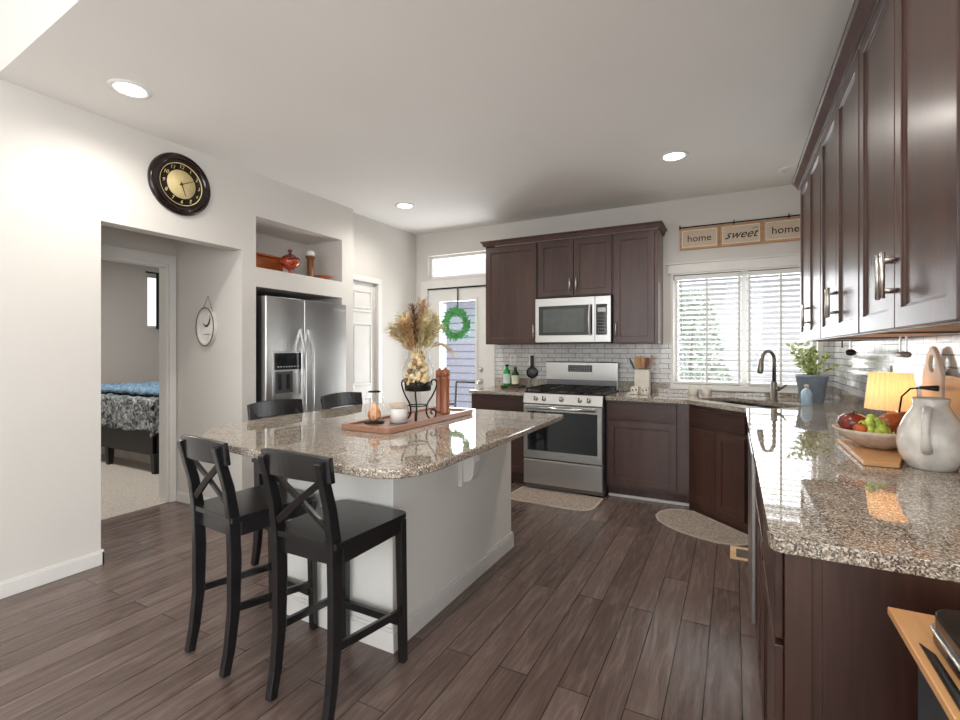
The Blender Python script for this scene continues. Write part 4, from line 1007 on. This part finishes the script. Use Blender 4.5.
# leaning boards
t = thing('paddle_board', (.715, 2.63, CT), 'cream paddle-shaped cutting board with a loop handle leaning on the right wall', 'cutting board')
out = [(2.53, CT + .001), (2.75, CT + .001), (2.75, CT + .30)] + [(2.64 + .11 * math.cos(R(a)) * (1 - .45 * math.sin(R(a))), CT + .30 + .125 * math.sin(R(a))) for a in range(15, 166, 15)] + [(2.53, CT + .30)]
hole = [(2.64 + .035 * math.cos(R(a)), CT + .355 + .035 * math.sin(R(a))) for a in range(0, 360, 24)]
mb = MB().prism([(y - .06, z) for y, z in out], [[(y - .06, z) for y, z in hole]], .708, .722, 'yz')
obj('board', mb, wood_mat('pale cream board', (214, 200, 184), (232, 222, 208), .5, 0), t, world=True, bev=.003)
tag(obj('cutting_board', MB().prism([(2.10, CT + .001), (2.44, CT + .001), (2.44, CT + .315), (2.10, CT + .315)], [], .708, .7235, 'yz'), wood_mat('honey board upright', (214, 172, 132), (234, 200, 164), .4, .1), bev=.004), 'honey coloured rectangular cutting board standing on the right wall behind the pitcher', 'cutting board')
# cord with plug
t = thing('lamp_cord', (.66, 2.53, CT), 'black cord arching from behind the lamp with its plug', 'cord')
obj('cable', MB().tube([(.60, 2.565, CT + .02), (.60, 2.558, CT + .14), (.605, 2.54, CT + .22), (.625, 2.51, CT + .255), (.65, 2.48, CT + .262)], .0035, 8), M['black'], t, world=True)
obj('plug', MB().tube([(.648, 2.482, CT + .262), (.675, 2.455, CT + .263), (.690, 2.443, CT + .263)], [.006, .010, .012], 10), M['black'], t, world=True)
# hanging tools under the right cabinets
t = thing('measuring_scoop', (.62, 3.59, 1.28), 'black scoop hanging under the right wall cabinets', 'scoop')
obj('handle', MB().box(.615, .625, 3.585, 3.60, 1.305, 1.365), M['chrome'], t, world=True)
obj('bowl', MB().ball((.62, 3.59, 1.295), .028, 16, (1, 1, .75)), M['black'], t, world=True)
tag(obj('hook', MB().box(.615, .622, 3.84, 3.855, 1.325, 1.366), M['iron']), 'small dark hook under the right wall cabinets, left of the black scoop', 'hook')
t = thing('hanging_rack', (.60, 2.49, 1.28), 'grey oval holder on two stems under the right wall cabinets behind the lamp', 'holder')
obj('stem', MB().box(.597, .603, 2.452, 2.458, 1.30, 1.366), M['chrome'], t, world=True)
obj('stem', MB().box(.597, .603, 2.532, 2.538, 1.30, 1.366), M['chrome'], t, world=True)
obj('bar', MB().tube([(.60, 2.44, 1.292), (.60, 2.55, 1.292)], .012, 12), simple('grey metal', (150, 150, 150), .35, .5), t, world=True)
def outlet(name, x, y, zc, face, label, slots=True):
    t = thing(name, (x, y, zc), label, 'outlet')
    if face == 'y':
        obj('plate', MB().box(-.037, .037, -.006, 0, -.058, .058), M['white'], t, bev=.002)
        obj('sockets', MB().box(-.018, .018, -.0075, -.0055, -.04, -.008).box(-.018, .018, -.0075, -.0055, .008, .04), simple('grey socket', (200, 198, 194), .4), t)
    else:
        obj('plate', MB().box(-.006, 0, -.037, .037, -.058, .058), M['white'], t, bev=.002)
        obj('sockets', MB().box(-.0075, -.0055, -.018, .018, -.04, -.008).box(-.0075, -.0055, -.018, .018, .008, .04), simple('grey socket', (200, 198, 194), .4), t)
outlet('wall_outlet', -2.185, BW - .0095, 1.20, 'y', 'white outlet behind the green bottle')
outlet('wall_outlet', -1.955, BW - .0095, 1.20, 'y', 'white outlet behind the black round gadget left of the range')
outlet('wall_outlet', -.68, BW - .0095, 1.15, 'y', 'white outlet right of the utensil crock')
outlet('wall_outlet', RW - .0095, 3.30, 1.17, 'x', 'white outlet on the right wall between the plant and the lamp')
# plant
PX2, PY2 = .545, 4.60
t = thing('potted_plant', (PX2, PY2, CT), 'leafy herb in a slate blue pot in the corner by the window', 'plant')
obj('pot', MB().lathe([(.075, 0), (.08, .004), (.108, .195), (.112, .197), (.112, .215), (.104, .215), (.098, .185), (0, .18)], n=36, cap=False), simple('slate blue pot', (146, 160, 178), .5, var=.05), t)
obj('soil', MB().lathe([(.098, .181), (0, .19)], n=24, cap=False), simple('potting soil', (56, 42, 34), .9, var=.4, nscale=60), t)
def leafmesh(pts, size, rn, mb, up=.4):
    for p in pts:
        d_ = Vector((rn.gauss(0, 1), rn.gauss(0, 1), rn.gauss(up, .7))).normalized(); s_ = d_.cross(Vector((rn.random(), rn.random(), rn.random())) - Vector((.5, .5, .5))).normalized()
        L = size * rn.uniform(.7, 1.3); nn = d_.cross(s_) * L * .12; p = Vector(p)
        mb.add([p, p + d_ * L * .45 + s_ * L * .26 + nn, p + d_ * L, p + d_ * L * .45 - s_ * L * .26 + nn, p + d_ * L * .45 - nn * .5], [(0, 1, 4), (1, 2, 4), (2, 3, 4), (3, 0, 4)], True)
rn = random.Random(11); stem = MB(); lf = MB()
for i in range(20):
    a = rn.uniform(0, 2 * PI); sp = rn.uniform(.03, .19); h_ = rn.uniform(.10, .27) * (1.1 - sp)
    ex = math.cos(a) * sp - .05 * rn.random(); ey = math.sin(a) * sp * .9 - .02
    if PX2 + ex > RW - .05: ex = RW - .05 - PX2
    P_ = [Vector((ex * .3 * s_ / 1 if s_ < .01 else ex * s_ ** 1.2 + .0, ey * s_ ** 1.2, .18 + h_ * s_)) for s_ in (0, .25, .5, .75, 1)]
    stem.tube(P_, .0014, 5)
    leafmesh([P_[j] * (1 - f_) + P_[j + 1] * f_ for j in (1, 2, 3) for f_ in (0, .3, .6, .9)] + [P_[4]] * 5, .042, rn, lf)
obj('stems', stem, simple('green stem', (120, 138, 74), .6), t); obj('leaves', lf, M['leafy'], t)
# soap bottle
t = thing('soap_bottle', (.478, 4.30, CT), 'small clear bottle of blue dish soap beside the blue pot', 'bottle')
obj('bottle', MB().lathe([(.034, 0), (.036, .005), (.036, .09), (.022, .115), (.013, .12), (.013, .13)], n=20), simple('pale blue soap', (176, 206, 226), .12, var=.08, coat=.5), t)
obj('cap', MB().lathe([(.015, .1305), (.015, .15), (.006, .155), (0, .156)], n=16), simple('pale gold cap', (214, 200, 160), .4), t)
# candles by the window
for x, lb in ((-.332, 'cream candle cup under the sink window, left one of two'), (-.222, 'cream candle cup under the sink window, right one of two')):
    t = thing('candle_cup', (x, 4.82, CT), lb, 'candle', 'two candle cups under the window')
    obj('cup', MB().lathe([(.035, 0), (.037, .003), (.037, .085), (.034, .086), (.033, .06), (0, .06)], n=24, cap=False), M['cream'], t)
# crock with utensils
CX_, CY_ = -.775, 4.80
t = thing('utensil_crock', (CX_, CY_, CT), 'square cream crock holding utensils right of the range', 'crock')
cw = .068
obj('pot', MB().prism([(-cw, -.05), (cw, -.05), (cw, .05), (-cw, .05)], [[(-cw + .008, -.042), (cw - .008, -.042), (cw - .008, .042), (-cw + .008, .042)]], .01, .225, 'xy').box(-cw, cw, -.05, .05, 0, .012), M['cream'], t, bev=.004)
sw = wood_mat('spoon wood', (190, 134, 74), (222, 172, 110), .5, 0)
def utensil(name, a, b, w0, w1, mat, label, cat, blade=.05):
    t = thing(name, (CX_, CY_, CT + .0125), label, cat)
    a = Vector(a); b = Vector(b); d_ = (b - a).normalized(); c = b - d_ * blade
    obj('handle', MB().tube([a, c], w0, 8), mat, t)
    x_ = d_.cross(Vector((0, 1, 0))).normalized()
    pl_ = [c + x_ * (w1 * q) + d_ * blade * s_ for q, s_ in ((-.25, 0), (-.8, .3), (-1, .65), (-.6, 1), (.6, 1), (1, .65), (.8, .3), (.25, 0))]
    vs = [p + Vector((0, -.004, 0)) for p in pl_] + [p + Vector((0, .004, 0)) for p in pl_]; n = 8
    mb = MB(); mb.add(vs, [tuple(range(n)), tuple(range(n, 2 * n))[::-1]] + [(i, (i + 1) % n, n + (i + 1) % n, n + i) for i in range(n)])
    obj('head', mb, mat, t, bev=.002); return t
utensil('spatula', (.02, -.02, 0), (-.115, -.02, .315), .004, .011, M['black'], 'black utensil leaning left in the crock', 'utensil', .13)
utensil('wooden_spoon', (.015, 0, 0), (-.055, 0, .335), .005, .030, sw, 'wide wooden spoon with a hole, left in the crock', 'utensil', .12)
utensil('wooden_spoon', (.0, .015, 0), (-.005, .01, .335), .005, .024, sw, 'upright wooden spoon in the middle of the crock', 'utensil', .11)
utensil('wooden_spatula', (-.02, -.01, 0), (.055, -.012, .325), .005, .018, wood_mat('dark spoon wood', (104, 62, 38), (140, 90, 56), .5, 0), 'dark brown wooden spatula leaning right in the crock', 'utensil', .12)
utensil('whisk', (-.02, .02, 0), (.085, .02, .345), .004, .014, simple('pinkish silicone', (196, 150, 128), .5), 'pale pink utensil at the right side of the crock', 'utensil', .12)
for x, lb in ((-.775 - .045, 'small speckled cream shaker in front of the utensil crock, left one'), (-.775 + .045, 'small speckled cream shaker in front of the utensil crock, right one')):
    t = thing('salt_shaker', (x + .01, 4.60, CT), lb, 'shaker', 'two shakers in front of the crock')
    obj('body', MB().box(-.034, .034, -.03, .03, 0, .072), simple('speckled cream glaze', (206, 200, 186), .3, var=.2, nscale=80), t, bev=.006)
    obj('dots', MB().lathe([(.007, 0), (.007, .003), (0, .0035)], n=12).xform(Matrix.Translation((-.014, -.0303, .042)) @ Matrix.Rotation(R(90), 4, 'X')).add(*(lambda m: (m.v, m.f))(MB().lathe([(.007, 0), (.007, .003), (0, .0035)], n=12).xform(Matrix.Translation((.016, -.0303, .046)) @ Matrix.Rotation(R(90), 4, 'X')))), M['black'], t)
# left counter: tray with bottles
t = thing('bottle_tray', (-2.13, 4.78, CT), 'dark wooden tray holding the bottles left of the range', 'tray')
obj('board', MB().box(-.11, .13, -.07, .07, .012, .026), wood_mat('dark tray', (58, 36, 26), (86, 54, 38), .4, .2), t, bev=.003)
obj('foot', MB().box(-.10, -.08, -.06, .06, 0, .012), M['black'], t); obj('foot', MB().box(.10, .12, -.06, .06, 0, .012), M['black'], t)
BZ2 = CT + .0265
def bottle(x, y, r_, h_, mats, label):
    t = thing('bottle', (x, y, BZ2), label, 'bottle')
    obj('glass_body', MB().lathe([(r_ * .9, 0), (r_, .006), (r_, h_ * .62), (r_ * .8, h_ * .72), (r_ * .42, h_ * .80), (r_ * .40, h_ * .93)], n=20), mats[0], t)
    obj('label_band', MB().lathe([(r_ + .0006, h_ * .10), (r_ + .0006, h_ * .56)], n=20, cap=False), mats[1], t)
    obj('cap', MB().lathe([(r_ * .5, h_ * .931), (r_ * .5, h_), (0, h_)], n=16), mats[2], t)
gg = simple('green glass', (30, 148, 62), .1, var=.2, coat=.5)
bottle(-2.185, 4.765, 0.040, .225, (gg, simple('pale bottle label', (206, 232, 222), .5), M['black']), 'green bottle with a pale label and black cap, left of the two')
bottle(-2.085, 4.765, .040, .20, (simple('dark green glass', (34, 70, 40), .12), simple('cream bottle label', (226, 226, 198), .5), simple('reddish cap', (150, 92, 76), .4)), 'dark bottle with a cream label and reddish cap, right of the green one')
# round gadget hanging at the outlet
t = thing('plug_in_gadget', (-1.945, BW - .0175, 1.10), 'black round gadget with a clip hanging at the outlet left of the range', 'gadget'); t.scale = (1.2, 1, 1.15)
ring = MB().lathe([(.052, 0), (.055, .006), (.055, .02), (.045, .026), (.0, .024)], n=30).xform(Matrix.Rotation(R(90), 4, 'X'))
obj('round_body', ring.xform(Matrix.Translation((0, 0, -.03))), M['black'], t)
obj('dial', MB().lathe([(.036, .0262), (.036, .028), (0, .0285)], n=24).xform(Matrix.Translation((0, 0, -.03)) @ Matrix.Rotation(R(90), 4, 'X')), simple('grey dial', (92, 94, 96), .3), t)
obj('stem', MB().box(-.017, .017, -.022, -.001, .02, .13), M['black'], t, bev=.004)
tag(obj('cable', MB().tube([(-1.955, BW - .03, 1.02), (-1.96, BW - .05, .96), (-1.94, BW - .06, CT + .03), (-1.90, BW - .07, CT + .007)], .003, 6), M['black']), 'thin black cable below the round gadget', 'cable')

# ================================================================== MATS, VENT
def matt(name, outline, label, group=None):
    cx = sum(p[0] for p in outline) / len(outline); cy = sum(p[1] for p in outline) / len(outline)
    t = thing(name, (cx, cy, 0), label, 'mat')
    inner = [(cx + (p[0] - cx) * .955, cy + (p[1] - cy) * .955) for p in outline]
    obj('pile', MB().prism(inner, [], .001, .009, 'xy'), M['mat'], t, world=True)
    obj('binding', MB().prism(outline, [inner], .001, .010, 'xy'), M['mat_edge'], t, world=True, bev=.002)
matt('kitchen_mat', arc(-1.66, 3.98, .14, 180, 270, 5) + arc(-1.14, 3.95, .13, 270, 360, 5) + arc(-1.04, 4.21, .03, 0, 90, 3) + arc(-1.71, 4.21, .08, 90, 180, 4), 'taupe woven mat with rounded corners in front of the range')
c1 = [(.13, 3.825), (-.285, 4.24), (-.38, 4.25), (-.47, 4.21), (-.53, 4.12), (-.55, 4.01), (-.52, 3.90), (-.44, 3.80), (-.34, 3.72), (-.22, 3.66), (-.09, 3.625), (.02, 3.64), (.10, 3.69), (.14, 3.76)]
matt('kitchen_mat', c1, 'half-round taupe woven mat in front of the sink cabinet')
t = thing('floor_vent', (.068, 3.51, 0), 'light wooden floor vent with a grey grille beside the half-round mat', 'floor vent')
obj('frame', MB().prism([(-.09, -.11), (.04, -.11), (.04, .11), (-.09, .11)], [[(-.055, -.075), (.015, -.075), (.015, .075), (-.055, .075)]], .001, .008, 'xy'), simple('light oak', (232, 194, 150), .5, var=.08), t, bev=.002)
mb = MB().box(-.055, .015, -.075, .075, .0005, .003)
for i in range(9): mb.box(-.055, .015, -.07 + i * .0165, -.064 + i * .0165, .003, .006)
obj('grille', mb, simple('grey grille', (120, 112, 104), .5), t)

# ================================================================== CART AT LOWER RIGHT
t = thing('kitchen_cart', (.53, .93, 0), 'wood-topped dark cart at the lower right beside the end cabinet panel', 'cart')
obj('top', MB().box(.262, .74, .60, 1.19, .800, .815), M['boardwood'], t, world=True, bev=.002)
obj('cabinet', MB().box(.30, .735, .62, 1.165, .06, .7995), simple('slate grey paint', (62, 66, 70), .5), t, world=True, bev=.003)
for x in (.32, .70):
    for y in (.66, 1.13): obj('caster', MB().lathe([(.0, -.011), (.028, -.011), (.028, .011), (0, .011)], n=16, cap=False).xform(Matrix.Translation((x, y, .0285)) @ Matrix.Rotation(R(90), 4, 'Y')).box(x - .006, x + .006, y - .006, y + .006, .03, .0605), M['black'], t, world=True)
t = thing('sandwich_press', (.46, .97, .815), 'black countertop grill with a chrome rim on the wooden cart', 'grill')
def rr(x0, x1, y0, y1, r): return arc(x1 - r, y0 + r, r, -90, 0, 4) + arc(x1 - r, y1 - r, r, 0, 90, 4) + arc(x0 + r, y1 - r, r, 90, 180, 4) + arc(x0 + r, y0 + r, r, 180, 270, 4)
obj('base', MB().prism(rr(0.295, 0.560, .80, 1.105, .04), [], .819, .838, 'xy'), M['black'], t, world=True, bev=.005)
obj('rim', MB().prism(rr(0.292, 0.563, .797, 1.108, .042), [], .8385, .8435, 'xy'), M['chrome'], t, world=True, bev=.002)
obj('lid', MB().prism(rr(0.297, 0.558, .802, 1.103, .04), [], .844, .868, 'xy'), simple('black gloss lid', (26, 28, 28), .15), t, world=True, bev=.010, seg=3)
tag(obj('drip_tray', MB().prism([(.275, 1.06), (.288, 1.03), (.288, .82), (.272, .82)], [], .8155, .8185, 'xy'), M['black']), 'flat black tray sticking out beside the grill on the cart', 'tray')

# ================================================================== WREATH ON THE PATIO DOOR
t = thing('wreath', (-2.90, BW - .03, 1.62), 'green leafy wreath hanging on the patio door', 'wreath')
obj('frame', MB().tube([(.12 * math.cos(a), -.012, .12 * math.sin(a)) for a in [2 * PI * i / 32 for i in range(32)]], .006, 6, closed=True), simple('vine', (96, 76, 52), .8), t)
rn = random.Random(5); lf = MB(); pts = []
for i in range(620):
    a = rn.uniform(0, 2 * PI); q = .13 + rn.gauss(0, .020); pts.append((a, q))
for a, q in pts:
    p = Vector((q * math.cos(a), -.012 + rn.gauss(0, .008), q * math.sin(a)))
    d_ = Vector((math.cos(a + rn.gauss(.9, .5)), -.35 * rn.random(), math.sin(a + rn.gauss(.9, .5)))).normalized()
    L = rn.uniform(.04, .075); s_ = d_.cross(Vector((0, 1, .2))).normalized()
    lf.add([p, p + d_ * L * .5 + s_ * L * .16, p + d_ * L, p + d_ * L * .5 - s_ * L * .16], [(0, 1, 2), (0, 2, 3)])
obj('leaves', lf, M['leaf'], t)
tag(obj('wreath_hanger', MB().box(-2.91, -2.89, BW - .006, BW - .003, 1.73, 2.062).box(-2.91, -2.89, BW - .03, BW - .006, 1.728, 1.733).box(-2.91, -2.89, BW - .006, BW + .019, 2.0605, 2.0625), simple('bronze strap', (96, 92, 88), .4, .6)), 'over-the-door strap holding the wreath', 'hanger')

# ================================================================== BEDROOM
t = thing('bed', (-6.35, 3.6, 0), 'dark framed bed in the bedroom beyond the hall', 'bed')
x0, x1, y0, y1 = -7.4, -5.37, 2.86, 4.5
bl = simple('black bed frame', (28, 26, 28), .4)
obj('side_rail', MB().box(x0, x1, y0, y0 + .03, .20, .47), bl, t, world=True, bev=.004)
obj('side_rail', MB().box(x0, x1, y1 - .03, y1, .20, .47), bl, t, world=True, bev=.004)
obj('footboard', MB().box(x1 - .03, x1, y0, y1, .20, .50), bl, t, world=True, bev=.004)
for xx, yy in ((x1 - .06, y0), (x1 - .06, y1 - .06), (-6.35, y0)): obj('leg', MB().beam((xx + .03, yy + .03, 0), (xx + .03, yy + .03, .22), .05, .05, (0, 1, 0), .07, .07), bl, t, world=True)
obj('mattress', MB().box(x0, x1 - .035, y0 + .035, y1 - .035, .36, .74), M['white'], t, world=True, bev=.04)
obj('bed_skirt', MB().box(x0, x1 - .25, y0 + .25, y1 - .25, .005, .355), simple('pale underbed box', (204, 198, 190), .8), t, world=True)
def cloth(name, x0, x1, y0, y1, ztop, drop, mat, label, cat, seed, drape=.05):
    rn = random.Random(seed); nx, ny = 64, 56; vs = []; fs = []
    from mathutils import noise as mn
    for i in range(nx + 1):
        for j in range(ny + 1):
            u = -drop + (x1 - x0 + drop) * i / nx; v = -drop + (y1 - y0 + drop) * j / ny
            # u measured from the foot end backwards, v from the near side
            X_ = x1 - max(u, 0) + (drape * .6 if u < 0 else 0); Y_ = y0 + max(v, 0) - (drape * .6 if v < 0 else 0)
            dz = max(-u, 0) + max(-v, 0); wob = mn.noise(Vector((u * 6, v * 6, seed)))
            w2 = mn.noise(Vector((u * 18, v * 18, seed + 9)))
            if v < 0: Y_ -= .03 * abs(mn.noise(Vector((u * 9, 0, seed)))) + .02 * w2
            if u < 0: X_ += .03 * abs(mn.noise(Vector((0, v * 9, seed)))) + .02 * w2
            z_ = ztop - min(dz, drop * (1 + .22 * mn.noise(Vector((u * 3, v * 3, 4))))) + .028 * wob + .014 * w2
            vs.append((X_, Y_, z_))
    for i in range(nx):
        for j in range(ny): a = i * (ny + 1) + j; fs.append((a, a + 1, a + ny + 2, a + ny + 1))
    mb = MB(); mb.add(vs, fs, True)
    o = tag(obj(name, mb, mat), label, cat); s_ = o.modifiers.new('solid', 'SOLIDIFY'); s_.thickness = .02; return o
m_, nt_, b_ = new_mat('grey blue ruched cover'); v_ = coords(nt_); f_ = noise(nt_, v_, 16, 5, .65, 1.2)
nt_.links.new(ramp(nt_, f_, [(.38, (44, 50, 56)), (.5, (128, 134, 138)), (.62, (198, 200, 198))]), b_.inputs['Base Color']); b_.inputs['Roughness'].default_value = .9; bump(nt_, b_, f_, .8, .02)
cloth('comforter', x0 + .3, x1, y0, y1 - .1, .80, .36, m_, 'rumpled grey and white comforter on the bed', 'bedding', 3)
m_, nt_, b_ = new_mat('blue knit throw'); v_ = coords(nt_); f_ = noise(nt_, v_, 30, 4, .6, 1.0)
nt_.links.new(ramp(nt_, f_, [(.35, (66, 96, 126)), (.65, (150, 184, 210))]), b_.inputs['Base Color']); b_.inputs['Roughness'].default_value = .95; bump(nt_, b_, f_, .8, .02)
cloth('throw_blanket', x0 + .6, x1 - .02, y0 + .05, y1 - .3, .866, .035, m_, 'blue knit throw folded over the top of the bed', 'bedding', 8, .0)
t = thing('curtain', (-7.62, 4.22, 1.6), 'dark curtain on a black rod at the bedroom window', 'curtain')
obj('rod', MB().tube([(-7.59, 3.93, 2.45), (-7.59, 4.95, 2.45)], .012, 8), M['black'], t, world=True)
mb = MB(); n = 30
vs = []; fs = []
for i in range(n + 1):
    for j, zz in enumerate((1.62, 2.0, 2.44)):
        vs.append((-7.60 + .018 * math.sin(i * 1.4), 4.075 + (.16 + .05 * (1 - j * .5)) * i / n, zz))
for i in range(n):
    for j in range(2): a = i * 3 + j; fs.append((a, a + 3, a + 4, a + 1))
mb.add(vs, fs, True); obj('fabric', mb, simple('charcoal fabric', (48, 50, 52), .9), t, world=True)
area('bedroom_daylight', (-7.5, 4.6, 1.95), (0, 90, 180), .8, .9, 9)
area('bedroom_overhead_area', (-5.9, 2.3, 2.55), (0, 0, 0), .5, .5, 24, (1, .96, .9))  # area lamp below the bedroom ceiling, without a fixture

# ================================================================== OUTDOORS
struct('ground', MB().box(-12, 8, BW + .2, 16, -.25, -.15), simple('pale gravel yard', (196, 190, 182), .9, var=.1))
t = thing('neighbor_house', (-4.2, 8.0, -.15), 'blue-grey sided neighbouring house seen through the patio door', 'house')
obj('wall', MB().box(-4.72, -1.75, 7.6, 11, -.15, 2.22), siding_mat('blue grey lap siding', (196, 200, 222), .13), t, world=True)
obj('roof', MB().prism([(7.3, 2.20), (11.3, 2.20), (9.3, 3.3)], [], -4.95, -1.55, 'yz'), simple('pale grey shingles', (214, 214, 218), .8), t, world=True)
t = thing('neighbor_house', (1.5, 10.5, -.15), 'pale neighbouring house seen through the sink window blinds', 'house')
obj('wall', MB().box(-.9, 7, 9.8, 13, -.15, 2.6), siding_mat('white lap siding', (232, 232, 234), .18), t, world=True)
obj('roof', MB().prism([(9.2, 2.55), (13.4, 2.55), (11.3, 4.2)], [], -1.3, 7.2, 'yz'), simple('blue grey shingles', (140, 150, 162), .8), t, world=True)
t = thing('garden_shrub', (-.45, 6.35, -.15), 'leafy green shrub outside the left side of the sink window', 'shrub')
obj('trunk', MB().tube([(0, 0, 0), (.02, 0, .6), (-.02, .02, 1.3), (.03, 0, 1.9)], [.03, .025, .02, .01], 8), simple('bark', (110, 90, 70), .9), t)
rn = random.Random(21); lf = MB(); pts = []
for i in range(1500):
    zz = rn.uniform(.5, 2.15); rad = .46 * (1 - abs(zz - 1.0) / 1.35) ** .6; a = rn.uniform(0, 2 * PI); q = rad * math.sqrt(rn.random())
    pts.append((q * math.cos(a) * 1.0, q * math.sin(a) * .7, zz))
leafmesh(pts, .075, rn, lf); obj('foliage', lf, M['bush'], t)
t = thing('patio_chair', (-3.3, 5.75, -.15), 'black metal patio chair outside the door', 'chair')
mb = MB()
for x in (-.25, .25): mb.tube([(x, .22, 0), (x, .2, .5), (x, .24, 1.0)], .014, 8).tube([(x, -.22, 0), (x, -.22, .66)], .014, 8).tube([(x, -.24, .66), (x, .0, .70), (x, .22, .68)], .016, 8)
obj('frame', mb.tube([(-.25, .24, 1.0), (.25, .24, 1.0)], .014, 8), M['black'], t)
obj('seat', MB().box(-.25, .25, -.23, .22, .44, .47), M['black'], t)
